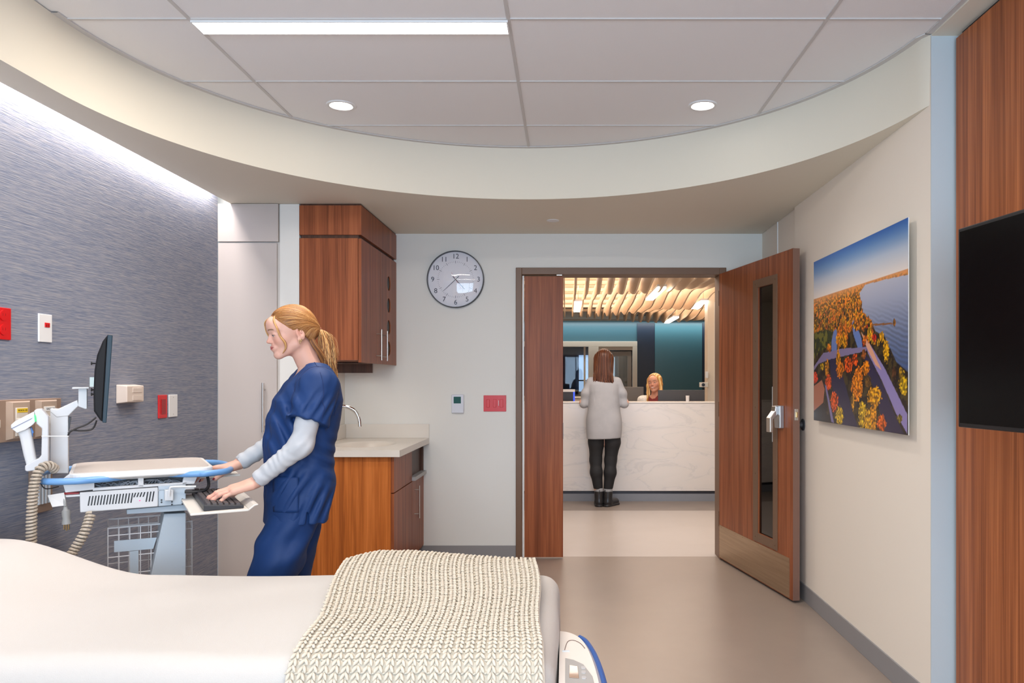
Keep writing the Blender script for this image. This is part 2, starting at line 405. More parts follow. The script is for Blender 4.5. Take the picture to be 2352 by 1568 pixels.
# door frame
frame = struct(MB().box(FX0, FX0 + .045, YB - .02, YB + .17, 0, 2.184).box(FX1 - .050, FX1, YB - .02, YB + .17, 0, 2.184).box(FX0 + .045, FX1 - .050, YB - .02, YB + .17, 2.132, 2.184)
       .build('trim_4', M_bronze, bevel=.003))
sbox('trim_5', -.327, -.315, YB + .002, YB + .014, .01, 2.125, M_white)    # door seal
# fixed leaf
d1 = struct(MB().box(-.312, -.022, YB + .005, YB + .05, .012, 2.122).build('door_1', M_wood, bevel=.0015))
MB().box(-.024, -.0205, YB + .002, YB + .053, .90, 1.02).build('strike_plate', M_dark, d1)
MB().box(-.07, -.03, YB - .004, YB + .003, 2.127, 2.137).build('top_catch', M_steel, frame)
# open leaf, hinged at the right jamb, swung into the room
HX, HY = 1.146, YB - .015
ang = math.atan2(4.59 - HY, 1.362 - HX)       # towards the free edge
DX = Matrix.Translation((HX, HY, 0)) @ Matrix.Rotation(ang, 4, 'Z')
W = 1.145; T = .045     # local: x along leaf, y 0 = face seen by us (to the left), thickness to +y
# viewing side is local -y : leaf goes towards the camera with the room on its left
LX0, LX1, LZ0, LZ1 = .555, .855, .62, 1.965     # vision panel outside of its frame (local x), z
LZ0 = .30; LZ1 = 2.00
def door_leaf():
    m = MB(DX); fr = .0
    x0, x1, z0, z1 = LX0 + .02, LX1 - .02, LZ0 + .02, LZ1 - .02
    m.box(0, x0, 0, T, .015, 2.135).box(x1, W, 0, T, .015, 2.135).box(x0, x1, 0, T, .015, z0).box(x0, x1, 0, T, z1, 2.135)
    return m
VX0, VX1, VZ0, VZ1 = .60, .95, .272, 2.008       # vision frame outside
GX0, GX1, GZ0, GZ1 = .668, .892, .33, 1.955
m = MB(DX)
m.box(0, GX0, 0, T, .015, 2.135).box(GX1, W, 0, T, .015, 2.135).box(GX0, GX1, 0, T, .015, GZ0).box(GX0, GX1, 0, T, GZ1, 2.135)
d2 = struct(m.build('door_2', M_wood, bevel=.0012))
m = MB(DX).box(W, W + .0015, .001, T - .001, .016, 2.134); m.build('edge_band', mat('door_edge_band', (.20, .105, .075), .4), d2)
m = MB(DX)
for y0, y1 in ((-.006, 0), (T, T + .006)):
    m.box(VX0, GX0, y0, y1, VZ0, VZ1).box(GX1, VX1, y0, y1, VZ0, VZ1).box(GX0, GX1, y0, y1, VZ0, GZ0).box(GX0, GX1, y0, y1, GZ1, VZ1)
vf = m.build('vision_frame', M_bronze, d2, bevel=.001)
MB(DX).box(GX0, GX1, .010, .013, GZ0, GZ1).build('vision_glass', clear('door_glass', (.16, .155, .15), .0), vf)
m = MB(DX)
for i in range(118): 
    z = GZ0 + .02 + i * .0135
    m.add([(GX0 + .004, .018, z), (GX1 - .004, .018, z), (GX1 - .004, .032, z + .007), (GX0 + .004, .032, z + .007)], [(0, 1, 2, 3)])
m.box(GX0 + .002, GX1 - .002, .016, .034, GZ1 - .022, GZ1)
m.build('blind_slats', mat('blind_bronze_slats', (.055, .045, .035), .45, metal=.3), vf)
MB(DX).box(GX1 - .016, GX1 - .012, -.003, 0.004, .95, 1.30).build('blind_cord', mat('cord_beads', (.5, .5, .48), .4), vf)
m = MB(DX)
for z in (VZ0 + .03, .72, 1.16, 1.6, VZ1 - .03):
    for x in ((VX0 + GX0) / 2, (VX1 + GX1) / 2): m.cyl((x, -.0085, z), .005, .004, 'y', 10)
m.build('frame_screw', M_bronze, vf)
m = MB(DX).box(.012, 1.105, -.0025, 0, .022, .262)
for i in range(9): m.cyl((.05 + i * .125, -.004, .252), .004, .002, 'y', 8)
m.build('kick_plate', M_kick, d2)
M_satin = mat('satin_nickel', (.50, .51, .53), .32, metal=.8)
m = MB(DX).prism([(.965, 1.045), (1.035, 1.045), (1.035, 1.185), (.965, 1.185), (.952, 1.12)], -.030, 0, 'y')
lk = m.build('latch_housing', M_satin, d2, bevel=.004)
m = MB(DX).prism([(-.030, 1.182), (-.030, 1.13), (-.062, 1.10), (-.062, 1.02), (-.082, 1.02), (-.082, 1.108), (-.050, 1.15), (-.045, 1.182)], .958, 1.012, 'x')
m.build('push_paddle', M_steel, lk, bevel=.003)
MB(DX).box(W + .0015, W + .003, .012, .034, 1.10, 1.168).build('latch_plate', M_steel, d2, bevel=.0005)
MB(DX).box(W + .003, W + .010, .017, .029, 1.117, 1.150).build('latch_bolt', mat('brass', (.7, .5, .25), .3, metal=1), d2, bevel=.002)
m = MB(DX).tube(smoothpath([(1.03, T, 1.165), (1.03, T + .03, 1.155), (1.035, T + .035, 1.09), (1.035, T + .03, 1.035)], 6), .008, 8)
m.build('pull_lever', M_steel, d2, smooth='auto')
m = MB(DX)
for z in (.25, 1.07, 1.9): m.cyl((-.004, .003, z), .007, .11, 'z', 10)
m.build('hinge', M_bronze, d2)

# magnetic door stop on the right wall
tag(MB().lathe((XR, 4.67, 1.069), [(.036, 0), (.036, -.006), (.018, -.010), (.018, -.030), (.030, -.036), (.030, -.047), (.024, -.051)], 'x', 24).build('door_stop', M_dark, smooth='auto'),
    'dark round door stop on the right wall behind the open door lever', 'door stop')

# =================================================================== RIGHT: wood panel, television, picture
t = MB().box(1.54, 1.584, YR + .02, 3.008, 0.0, 2.690); 
tag(t.build('wood_wall_panel', M_woodR, bevel=.001), 'tall walnut wall panel behind the television on the right', 'wall panel')
sbox('trim_6', 1.560, 1.584, YR + .02, 3.000, 2.690, ZC - .012, M_black)
tv = thing('television', (1.54, 2.12, 1.53), 'large black flat television mounted on the walnut panel', 'television')
TV = Matrix.Translation((1.268, 2.465, 0)) @ Matrix.Rotation(math.atan2(-.992, .125), 4, 'Z')
MB(TV).box(0, 1.12, 0, .035, 1.190, 1.830).build('housing', mat('tv_black_shell', (.010, .010, .011), .35), tv, bevel=.004)
MB(TV).box(.012, 1.108, -.002, 0, 1.204, 1.818).build('screen', mat('tv_screen_glass', (.0015, .0015, .002), .22, spec=.15), tv)
MB(TV).box(.35, .77, .035, .07, 1.3, 1.7).build('rear_cover', M_black, tv, bevel=.01)
MB().box(1.50, 1.539, 1.85, 2.15, 1.40, 1.66).tube([(1.39, 2.02, 1.53), (1.52, 2.0, 1.53)], .022, 8).build('wall_bracket', M_black, tv)

# landscape print
def make_print():
    NU, NV = 330, 250
    AY0, AY1, AX = 4.36, 3.157, 1.418
    Z0, Z1 = 1.113, 2.016
    def uv(cx, cy):   # from a photo crop (x0 1840, y0 480, scale 2.9036)
        px, py = 1840 + cx / 2.9036, 480 + cy / 2.9036
        Y = F * 1.42 / (px - 1300); z = CH + (873 - py) / F * Y
        return ((AY0 - Y) / (AY0 - AY1), (z - Z0) / (Z1 - Z0))
    u = np.linspace(0, 1, NU); v = np.linspace(0, 1, NV); U, V = np.meshgrid(u, v, indexing='ij')
    A = 1.203 / .903
    rng = np.random.RandomState(3)
    def vn(sx, sy, seed):   # value noise
        r = np.random.RandomState(seed); G = r.rand(int(sx) + 3, int(sy) + 3)
        x = U * sx; y = V * sy; i = x.astype(int); j = y.astype(int); a = x - i; b = y - j; a = a * a * (3 - 2 * a); b = b * b * (3 - 2 * b)
        return G[i, j] * (1 - a) * (1 - b) + G[i + 1, j] * a * (1 - b) + G[i, j + 1] * (1 - a) * b + G[i + 1, j + 1] * a * b
    def fbm(sx, sy, seed): return (vn(sx, sy, seed) + .5 * vn(sx * 2, sy * 2, seed + 1) + .25 * vn(sx * 4, sy * 4, seed + 2)) / 1.75
    def C(*c): return np.array(c, dtype=float) / 255.
    def lin(c): return np.where(c < .04045, c / 12.92, ((c + .055) / 1.055) ** 2.4)
    img = np.zeros((NU, NV, 3))
    # sky
    t = np.clip((V - .765) / .235, 0, 1)[..., None]
    sky = C(196, 188, 184) * (1 - t) + C(140, 158, 184) * t
    sky = np.where(t > .45, C(166, 176, 190) * (1 - (t - .45) / .55) + C(32, 86, 152) * (t - .45) / .55, C(212, 202, 194) * (1 - t / .45) + C(166, 176, 190) * t / .45)
    img[:] = sky
    # land, ever larger clumps towards the front
    land = V < .765
    n1 = fbm(90, 120, 5); n2 = fbm(40, 34, 15); n3 = fbm(16, 14, 25)
    dep = np.clip((.765 - V) / .3, 0, 1)[..., None]
    far = C(178, 124, 84) * (1 - n1[..., None]) + C(206, 150, 100) * n1[..., None]
    mid = np.where((n1 > .5)[..., None], C(205, 140, 32), C(92, 62, 28)); mid = np.where((n1 > .64)[..., None], C(228, 110, 30), mid)
    near = np.where((n2 > .56)[..., None], C(58, 48, 26), C(22, 16, 14))
    L = far * (1 - np.clip(dep * 5, 0, 1)) + mid * np.clip(dep * 5, 0, 1)
    k = np.clip((dep - .62) * 3.5, 0, 1); L = L * (1 - k) + near * k
    img[land] = L[land]
    def poly(pts, raw=False):
        P = [p if raw else uv(*p) for p in pts]; ins = np.zeros_like(U, dtype=bool); n = len(P)
        for i in range(n):
            (x1, y1), (x2, y2) = P[i], P[(i + 1) % n]
            c = ((y1 > V) != (y2 > V)) & (U < (x2 - x1) * (V - y1) / ((y2 - y1) + 1e-12) + x1); ins ^= c
        return ins
    lake = poly([(714, 438), (560, 470), (430, 505), (392, 560), (400, 600), (412, 690), (448, 722), (480, 770), (500, 815), (560, 850), (590, 915), (640, 1020), (714, 1085), (730, 1085), (730, 430)])
    tl = np.clip((.75 - V) / .5, 0, 1)[..., None]
    wv = (np.sin(V * 260 + U * 90 + 6 * n3) * .5 + .5)[..., None] * np.clip(tl * 2.6 - .5, 0, 1)
    lk = C(168, 170, 182) * (1 - tl) + C(54, 74, 116) * tl; lk = lk * (1 - .38 * wv) + C(175, 184, 200) * .12 * wv
    img[lake] = lk[lake]
    fieldg = poly([(88, 830), (160, 800), (215, 815), (200, 900), (120, 960), (88, 1000)]); img[fieldg] = np.where((n2 > .5)[..., None], C(96, 92, 36), C(38, 44, 20))[fieldg]
    img[poly([(222, 800), (240, 800), (242, 960), (204, 975), (206, 880)])] = C(96, 112, 156)
    img[poly([(340, 740), (358, 740), (405, 860), (412, 925), (380, 925), (350, 830)])] = C(92, 112, 160)
    img[poly([(190, 1000), (242, 985), (300, 1180), (345, 1350), (390, 1470), (250, 1430), (205, 1160)])] = C(34, 32, 58)
    img[poly([(418, 950), (470, 1010), (560, 1200), (640, 1400), (690, 1500), (560, 1485), (500, 1230), (440, 1080)])] = C(38, 34, 60)
    img[poly([(88, 1050), (150, 960), (280, 930), (440, 920), (440, 945), (330, 970), (200, 1000), (120, 1030), (88, 1075)])] = C(116, 106, 136)
    img[poly([(88, 1180), (140, 1140), (160, 1200), (150, 1290), (88, 1345)])] = C(150, 96, 76)
    img[poly([(160, 1170), (172, 1180), (222, 1425), (205, 1420)])] = C(112, 104, 140)
    img[poly([(88, 1350), (150, 1290), (190, 1420), (86, 1408)])] = C(24, 24, 26)
    img[poly([(436, 905), (462, 900), (560, 1060), (712, 1370), (712, 1500), (640, 1370), (540, 1140), (448, 960)])] = C(128, 118, 160)
    img[poly([(400, 815), (462, 900), (500, 985), (540, 1075), (500, 1040), (445, 935)])] = C(196, 146, 122)
    img[poly([(425, 762), (500, 764), (612, 757), (612, 768), (500, 777), (430, 778)])] = C(120, 78, 40)
    def tree(cx, cy, w, h, c, seed, dry=False):
        a, b = uv(cx, cy)
        if dry and lake[min(NU - 1, max(0, int(a * (NU - 1)))), min(NV - 1, max(0, int(b * (NV - 1))))]: return
        wu = uv(cx + w, cy)[0] - a; hv = b - uv(cx, cy + h)[1]
        d = ((U - a) / wu) ** 2 + ((V - b) / hv) ** 2
        d = d + (n1 - .5) * 1.6
        m = d < 1
        sh = np.clip(1.15 - .9 * vn(120, 110, seed), .35, 1.2)[..., None]
        img[m] = np.clip(C(*c) * sh, 0, 1)[m]
    for (x0, x1, y0, y1, n, w, h, cs) in (
        (92, 330, 640, 800, 330, 9, 16, [(214, 150, 26), (170, 120, 30), (226, 116, 30), (84, 66, 30)]),
        (240, 470, 610, 800, 260, 9, 20, [(228, 160, 20), (232, 130, 26), (190, 120, 30), (70, 50, 30)]),
        (245, 330, 780, 900, 26, 12, 24, [(236, 160, 20), (224, 120, 24)]),
        (420, 600, 780, 900, 22, 12, 22, [(214, 160, 26), (220, 60, 30), (226, 120, 26), (40, 32, 20)])):
        for _ in range(n): cy_ = rng.uniform(y0, y1); k_ = np.clip(.45 + (cy_ - 620) / 320, .45, 1.1); tree(rng.uniform(x0, x1), cy_, w * k_ * rng.uniform(.6, 1.1), h * k_ * rng.uniform(.8, 1.4), cs[rng.randint(len(cs))], rng.randint(99), True)
    for i, (cx, cy, w, h, c) in enumerate([(570, 950, 20, 72, (226, 166, 24)), (458, 820, 14, 40, (222, 170, 30)), (490, 860, 14, 24, (214, 40, 24)), (540, 850, 16, 32, (222, 160, 24)),
        (190, 925, 14, 28, (226, 130, 20)), (250, 1000, 14, 60, (230, 150, 20)), (262, 1070, 26, 55, (232, 130, 22)), (318, 1040, 28, 52, (240, 92, 20)), (362, 1005, 18, 42, (238, 90, 22)),
        (434, 1060, 26, 46, (240, 140, 22)), (385, 1110, 30, 58, (240, 130, 20)), (375, 1190, 38, 90, (244, 140, 20)), (348, 1290, 12, 55, (214, 150, 26)), (142, 1052, 12, 24, (214, 170, 30)),
        (175, 1060, 12, 60, (216, 140, 30)), (96, 1125, 16, 36, (232, 70, 30)), (186, 1155, 20, 52, (240, 90, 24)), (226, 1285, 26, 66, (240, 96, 22)), (258, 1380, 26, 62, (222, 180, 30)),
        (490, 1250, 46, 66, (238, 165, 24)), (412, 1370, 28, 84, (224, 180, 30)), (452, 1410, 30, 70, (232, 170, 24)), (486, 1385, 22, 90, (226, 150, 20)), (540, 1430, 30, 56, (240, 110, 22)),
        (450, 1150, 20, 40, (110, 76, 30)), (684, 1165, 28, 76, (222, 180, 26)), (668, 1090, 12, 40, (170, 130, 30)), (622, 1100, 14, 46, (84, 50, 26)), (625, 760, 10, 30, (150, 96, 26)), (662, 1395, 16, 30, (140, 120, 40)), (420, 970, 14, 34, (160, 90, 40))]):
        tree(cx, cy, w, h, c, 50 + i)
    gm = img.mean(-1, keepdims=True); img = gm + (img - gm) * 1.12; img = lin(np.clip(img * 1.10, 0, 1))
    Y = AY0 + (AY1 - AY0) * U; Zz = Z0 + (Z1 - Z0) * V
    vs = np.stack([np.full_like(U, AX), Y, Zz], -1).reshape(-1, 3)
    I = np.arange(NU * NV).reshape(NU, NV)
    fs = np.stack([I[:-1, :-1], I[:-1, 1:], I[1:, 1:], I[1:, :-1]], -1).reshape(-1, 4)
    root = thing('landscape_print', (AX + .03, (AY0 + AY1) / 2, Z0), 'large unframed autumn lakeshore photo print on the right wall', 'picture')
    MB().box(AX + .0003, AX + .004, AY1, AY0, Z0, Z1).build('backing_panel', M_white, root)
    link('printed_image', vs, fs, vcol('print_ink', rough=.28, spec=.5), root, cols=img.reshape(-1, 3))
    for zr_ in (Z0 + .15, Z1 - .17): MB().box(AX + .004, XR, AY1 + .12, AY0 - .12, zr_, zr_ + .02).build('mounting_rail', M_steel, root)
make_print()

# =================================================================== CEILING FIXTURES
t = thing('linear_ceiling_light', (-.83, 2.97, ZC), 'long slim lit ceiling light between two ceiling grid bars', 'ceiling light')
MB().box(-1.434, -.229, 2.922, 3.018, 2.7135, 2.7195).build('diffuser', M_glow, t)
MB().box(-1.440, -1.434, 2.918, 3.022, 2.711, 2.722).box(-.229, -.223, 2.918, 3.022, 2.711, 2.722).box(-1.434, -.229, 2.918, 2.922, 2.711, 2.722).box(-1.434, -.229, 3.018, 3.022, 2.711, 2.722).build('frame', M_white, t)
for lab, x in (('round recessed ceiling downlight nearer the left wall', -1.13), ('round recessed ceiling downlight nearer the right wall', .687)):
    t = thing('downlight', (x, 3.83, ZC), lab, 'ceiling light', 'recessed downlights')
    MB().lathe((x, 3.83, ZC), [(.050, -.001), (.058, -.007), (.070, -.006), (.073, -.0005)], 'z', 40).build('trim_ring', M_white, t, smooth='auto')
    MB().lathe((x, 3.83, ZC), [(.0501, -.0015), (.03, -.0035), (.0001, -.004)], 'z', 32).build('lens', M_glow, t, smooth=True)
x, y = -.075, 4.88 - .25
t = MB().lathe((-.09, 5.24, ZS), [(.043, 0), (.043, -.003), (.034, -.006), (.0001, -.0065)], 'z', 28).build('sprinkler_cover', M_white, smooth='auto')
tag(t, 'small round white sprinkler cover plate under the soffit', 'sprinkler cover')

# =================================================================== TALL CUPBOARD, UPPER AND BASE CABINETS
M_cream = mat('cream_laminate', (.52, .465, .43), .35)
YC = 4.74
t = thing('tall_cupboard', ((XL - 1.66) / 2, YC + .3, 0), 'tall cream built-in cupboard beside the blue wallcovering', 'cupboard')
MB().box(XL + .001, -1.661, YC + .02, 4.859, 0, ZS - .001).build('carcass', mat('cream_carcass', (.64, .60, .56), .5), t)
MB().box(XL + .002, -1.80, YC, YC + .02, .06, 2.195).build('door', M_cream, t, bevel=.0015)
MB().box(XL + .002, -1.79, YC - .004, YC + .02, 2.203, ZS - .002).build('header_panel', M_cream, t, bevel=.0015)
MB().box(-1.782, -1.662, YC + .006, YC + .02, 0, 2.195).box(-1.782, -1.662, YC + .006, YC + .02, 2.195, ZS - .002).build('filler_strip', M_wall, t)
m = MB().tube([(-1.873, YC - .032, 1.02), (-1.873, YC - .032, 1.325)], .0075, 12)
for z in (1.06, 1.285): m.tube([(-1.873, YC - .032, z), (-1.873, YC, z)], .005, 8)
m.build('handle', M_steel, t, smooth='auto')

UX = -1.273; UL = -1.659
t = thing('wall_cabinet', ((UX + UL) / 2, (YC + YB) / 2, 1.466), 'walnut upper wall cabinet with round cut-outs above the sink', 'cabinet')
MB().box(UL, UX - .022, YC + .0, YB - .001, 1.466, 2.225).build('carcass', M_wood, t, bevel=.001)
MB().box(UL, UX, YC - .002, YB - .001, 2.245, ZS - .012).build('top_fascia', M_wood, t, bevel=.001)
MB().box(UL + .01, UX - .02, YC + .01, YB - .001, 2.225, 2.245).build('shadow_gap', M_woodd, t)
MB().box(UL + .005, UX - .006, YC + .004, YB - .001, ZS - .012, ZS - .001).build('top_gap', M_woodd, t)
def door_face(y0, y1, z0, z1, holes, name, th=.019):
    # a panel in the plane x = UX with round holes
    bm = bmesh.new(); rings = []
    N = 28
    def loop(pts):
        vs = [bm.verts.new((UX, p[0], p[1])) for p in pts]
        es = [bm.edges.new((vs[i], vs[(i + 1) % len(vs)])) for i in range(len(vs))]; return es
    ed = loop([(y0, z0), (y1, z0), (y1, z1), (y0, z1)])
    for (cy, cz, r) in holes: ed += loop([(cy + r * math.cos(2 * math.pi * k / N), cz + r * math.sin(2 * math.pi * k / N)) for k in range(N)][::-1])
    bmesh.ops.triangle_fill(bm, edges=ed, use_beauty=True)
    r = bmesh.ops.extrude_face_region(bm, geom=bm.faces[:])
    bmesh.ops.translate(bm, verts=[v for v in r['geom'] if isinstance(v, bmesh.types.BMVert)], vec=(-th, 0, 0))
    bmesh.ops.recalc_face_normals(bm, faces=bm.faces)
    vs = [tuple(v.co) for v in bm.verts]; bm.verts.index_update(); fs = [tuple(v.index for v in f.verts) for f in bm.faces]; bm.free()
    return link(name, vs, fs, M_wood, t)
da = door_face(YC, 5.225, 1.452, 2.222, [], 'door')
holes = [(5.475, z, .052) for z in (2.035, 1.878, 1.722, 1.568)]
db = door_face(5.229, YB - .004, 1.452, 2.222, holes, 'door', .006)
MB().box(UX - .019, UX - .0065, 5.232, YB - .006, 1.454, 2.220).build('dark_backing', mat('smoked_insert', (.012, .018, .018), .4, spec=.3), db)
def bar_handle(x, y, z0, z1, par, out=.034, r=.006):
    m = MB().tube([(x + out, y, z0), (x + out, y, z1)], r, 12)
    for z in (z0 + .03, z1 - .03): m.tube([(x, y, z), (x + out, y, z)], .0045, 8)
    return m.build('handle', M_steel, par, smooth='auto')
bar_handle(UX, 5.12, 1.475, 1.682, da); bar_handle(UX, 5.285, 1.475, 1.682, db)
# small valance and puck below
MB().box(UL, -1.30, 5.115, 5.135, 1.390, 1.452).box(UL, -1.30, 5.135, 5.14, 1.455, 1.465).build('light_valance', M_woodd, t)

BX = -1.068; YF = 4.73
t = thing('base_cabinet', ((BX - 1.659) / 2, (YF + YB) / 2, 0), 'walnut base cabinet with doors and open niche under the sink top', 'cabinet')
MB().box(-1.659, BX - .020, YF, YB - .001, .105, .866).build('carcass', wood('orange_lit_walnut_laminate', (.31, .082, .016), (.48, .135, .025), (.64, .20, .045)), t, bevel=.001)  # orange light on the cabinet end is put into this wood colour
MB().box(-1.6, BX - .09, YF + .0, YB - .001, 0, .105).build('toe_kick', M_woodd, t)
ya, yb = YF, 5.285; yc = YB - .004
MB().box(BX - .019, BX, ya, yb - .002, .642, .864).build('drawer_front', M_wood, t, bevel=.0012)
dr = MB().box(BX - .019, BX, ya, yb - .002, .108, .636).build('door', M_wood, t, bevel=.0012)
d2b = MB().box(BX - .019, BX, yb + .002, yc, .108, .640).build('door', M_wood, t, bevel=.0012)
bar_handle(BX, 5.37, .37, .60, d2b)
MB().box(BX - .0195, BX - .018, yb + .006, yc - .03, .668, .855).box(BX - .019, BX, yc - .03, yc, .64, .866).build('niche', M_woodd, t)
MB().box(BX - .02, BX + .022, yb + .004, yc, .642, .668).build('niche_ledge', mat('grey_ledge', (.42, .42, .42), .4), t, bevel=.002)

# worktop with an integral oval bowl
CX0, CX1, CY0, CY1, CZ = -1.659, -1.026, 4.700, YB - .001, .908
NX_, NY_ = 70, 100
xs = np.linspace(CX0, CX1, NX_); ys = np.linspace(CY0, CY1, NY_)
Xg, Yg = np.meshgrid(xs, ys, indexing='ij')
q = np.sqrt(((Xg + 1.36) / .19) ** 2 + ((Yg - 5.17) / .25) ** 2)
tq = np.clip((1.08 - q) / .75, 0, 1); Zg = CZ - .095 * tq * tq * (3 - 2 * tq)
vs = np.stack([Xg, Yg, Zg], -1).reshape(-1, 3).tolist(); I = np.arange(NX_ * NY_).reshape(NX_, NY_)
fs = [tuple(f) for f in np.stack([I[:-1, :-1], I[1:, :-1], I[1:, 1:], I[:-1, 1:]], -1).reshape(-1, 4)]
tp = thing('sink_worktop', ((CX0 + CX1) / 2, (CY0 + CY1) / 2, .866), 'off-white worktop with moulded oval basin and backsplash', 'worktop')
m = MB().add(vs, fs)
rim = MB(); rim.box(CX0, CX1, CY0, CY0 + .0005, .868, CZ).box(CX1 - .0005, CX1, CY0, CY1, .868, CZ)
for i in range(len(rim.v) // 8): m.add(rim.v[i * 8:i * 8 + 8], [(0, 2, 3, 1), (4, 5, 7, 6), (0, 1, 5, 4), (2, 6, 7, 3), (0, 4, 6, 2), (1, 3, 7, 5)])
m.box(CX0, CX1, CY0, CY0 + .46 - .0, .867, .8675)
m.build('top', M_counter, tp, smooth='auto')
MB().box(CX0 + .012, CX1, CY1 - .013, CY1, CZ, 1.013).box(CX0, CX0 + .012, CY0 + .05, CY1, CZ, 1.013).build('backsplash', M_counter, tp, bevel=.002)

fc = thing('faucet', (-1.585, 5.12, CZ), 'chrome gooseneck faucet standing on the off-white worktop', 'faucet')
FYc = 5.12
pth = smoothpath([(-1.60, FYc, CZ), (-1.60, FYc, 1.06), (-1.595, FYc, 1.105), (-1.545, FYc, 1.155), (-1.48, FYc, 1.163), (-1.42, FYc, 1.135), (-1.392, FYc, 1.085), (-1.385, FYc, 1.03)], 8)
MB().tube(pth, .012, 14).build('spout', M_chrome, fc, smooth='auto')
MB().lathe((-1.60, FYc, CZ), [(.027, 0), (.027, .006), (.020, .012), (.020, .05), (.014, .055)], 'z', 24).build('spout_base', M_chrome, fc, smooth='auto')
hv = MB().lathe((-1.585, 4.96, CZ), [(.024, 0), (.024, .006), (.017, .01), (.017, .10), (.012, .105)], 'z', 24).sphere((-1.56, 4.96, CZ + .055), .017).build('valve_body', M_chrome, fc, smooth='auto')
MB().tube([(-1.555, 4.96, CZ + .06), (-1.525, 4.95, CZ + .085), (-1.49, 4.94, CZ + .115)], .0045, 8).build('lever', M_chrome, hv, smooth='auto')

# =================================================================== BACK WALL: clock, thermostat, switch plate
ck = thing('wall_clock', (-.827, YB, 2.096), 'round black-rimmed analogue wall clock above the thermostat', 'clock')
cc = (-.827, YB, 2.096); RR = .214
MB().lathe(cc, [(RR, 0), (RR, -.03), (RR - .003, -.036), (RR - .007, -.036), (RR - .008, -.026), (RR - .008, -.004)], 'y', 72).build('rim', mat('clock_rim', (.012, .014, .025), .25), ck, smooth='auto')
MB().lathe(cc, [(RR - .006, -.0045), (RR - .006, -.010), (.0001, -.010)], 'y', 72).build('dial', mat('clock_dial', (.82, .82, .88), .6), ck)
M_ink = mat('dial_ink', (.02, .03, .06), .5)
for h in range(1, 13):
    a = R(90 - 30 * h); vs, fs = text_geo(str(h), .052); m = MB()
    m.add(vs, fs, xf=Matrix.Translation((cc[0] + .172 * math.cos(a), YB - .0108, cc[2] + .172 * math.sin(a))) @ FACE_CAM)
    m.build('numeral', M_ink, ck)
m = MB()
for k in range(60):
    a = R(6 * k); big = k % 5 == 0
    X = Matrix.Translation((cc[0], YB - .0105, cc[2])) @ Matrix.Rotation(a, 4, 'Y')
    hw = .0013 if big else .0007; r0 = .121 if big else .128; m.box(-hw, hw, -.0004, 0, r0, .140 if big else .136, xf=X)
m.build('minute_marks', M_ink, ck)
for nm, a, r0, r1, wd, mt in (('hour_hand', 137, -.030, .098, .0028, M_ink), ('minute_hand', 226.5, -.035, .128, .0022, M_ink), ('second_hand', 329, -.085, .062, .0009, mat('second_hand_red', (.55, .02, .03), .4))):
    X = Matrix.Translation((cc[0], YB - .015, cc[2])) @ Matrix.Rotation(R(a), 4, 'Y')
    MB().prism([(-wd, r0), (wd, r0), (wd * .5, r1), (-wd * .5, r1)], -.001, .001, 'y', xf=X).build(nm, mt, ck)
MB().lathe(cc, [(RR - .008, -.030), (RR * .8, -.042), (RR * .6, -.051), (RR * .4, -.057), (RR * .2, -.0605), (.0001, -.0615)], 'y', 72, caps=False).build('lens_cover', clear('clock_lens', refl=.02), ck, smooth=True)

t = thing('thermostat', (-.811, YB, 1.095), 'white wall thermostat with green display below the clock', 'thermostat')
MB().box(-.857, -.765, YB - .022, YB, 1.095, 1.235).build('cover', mat('thermostat_white', (.66, .68, .74), .35), t, bevel=.005)
MB().box(-.840, -.786, YB - .0235, YB - .022, 1.168, 1.218).build('display', mat('lcd_green', (.01, .09, .075), .2), t)
t = thing('red_switch_plate', (-.533, YB, 1.107), 'red three-gang switch plate left of the door frame', 'switch plate')
MB().box(-.618, -.449, YB - .007, YB, 1.107, 1.228).build('plate', M_red, t, bevel=.002)
for i in range(3):
    x = -.618 + .034 + i * .050
    MB().box(x - .012, x + .012, YB - .0115, YB - .007, 1.138, 1.198).build('rocker', M_red, t, bevel=.002)
MB().box(-.506, -.503, YB - .0122, YB - .0115, 1.150, 1.190).build('pilot_mark', M_white, t)
# =================================================================== implicit surfaces (for soft and organic shapes)
class G3:
    def __init__(s, lo, hi, h):
        s.lo = np.array(lo, dtype=np.float32); s.h = h
        n = np.ceil((np.array(hi) - s.lo) / h).astype(int) + 1
        ax = [s.lo[i] + h * np.arange(n[i], dtype=np.float32) for i in range(3)]
        s.X, s.Y, s.Z = np.meshgrid(*ax, indexing='ij', sparse=True)
        s.n = n
def smin(a, b, k):
    h = np.clip(.5 + .5 * (b - a) / k, 0, 1); return b * (1 - h) + a * h - k * h * (1 - h)
def smax(a, b, k): return -smin(-a, -b, k)
def ell(g, c, r, rz=0, ry=0):
    x, y, z = g.X - c[0], g.Y - c[1], g.Z - c[2]
    if rz: ca, sa = math.cos(rz), math.sin(rz); x, y = x * ca + y * sa, -x * sa + y * ca
    if ry: ca, sa = math.cos(ry), math.sin(ry); x, z = x * ca - z * sa, x * sa + z * ca
    k0 = np.sqrt((x / r[0]) ** 2 + (y / r[1]) ** 2 + (z / r[2]) ** 2) + 1e-6
    k1 = np.sqrt((x / r[0] ** 2) ** 2 + (y / r[1] ** 2) ** 2 + (z / r[2] ** 2) ** 2) + 1e-6
    return k0 * (k0 - 1) / k1
def cap(g, a, b, ra, rb, sq=(1, 1, 1)):
    """tapered capsule; sq stretches space so the section may be oval"""
    a = np.array(a, dtype=np.float32) / sq; b = np.array(b, dtype=np.float32) / sq
    d = b - a; L = float(d @ d) + 1e-9
    x, y, z = g.X / sq[0] - a[0], g.Y / sq[1] - a[1], g.Z / sq[2] - a[2]
    t = np.clip((x * d[0] + y * d[1] + z * d[2]) / L, 0, 1)
    return np.sqrt((x - t * d[0]) ** 2 + (y - t * d[1]) ** 2 + (z - t * d[2]) ** 2) - (ra + (rb - ra) * t)
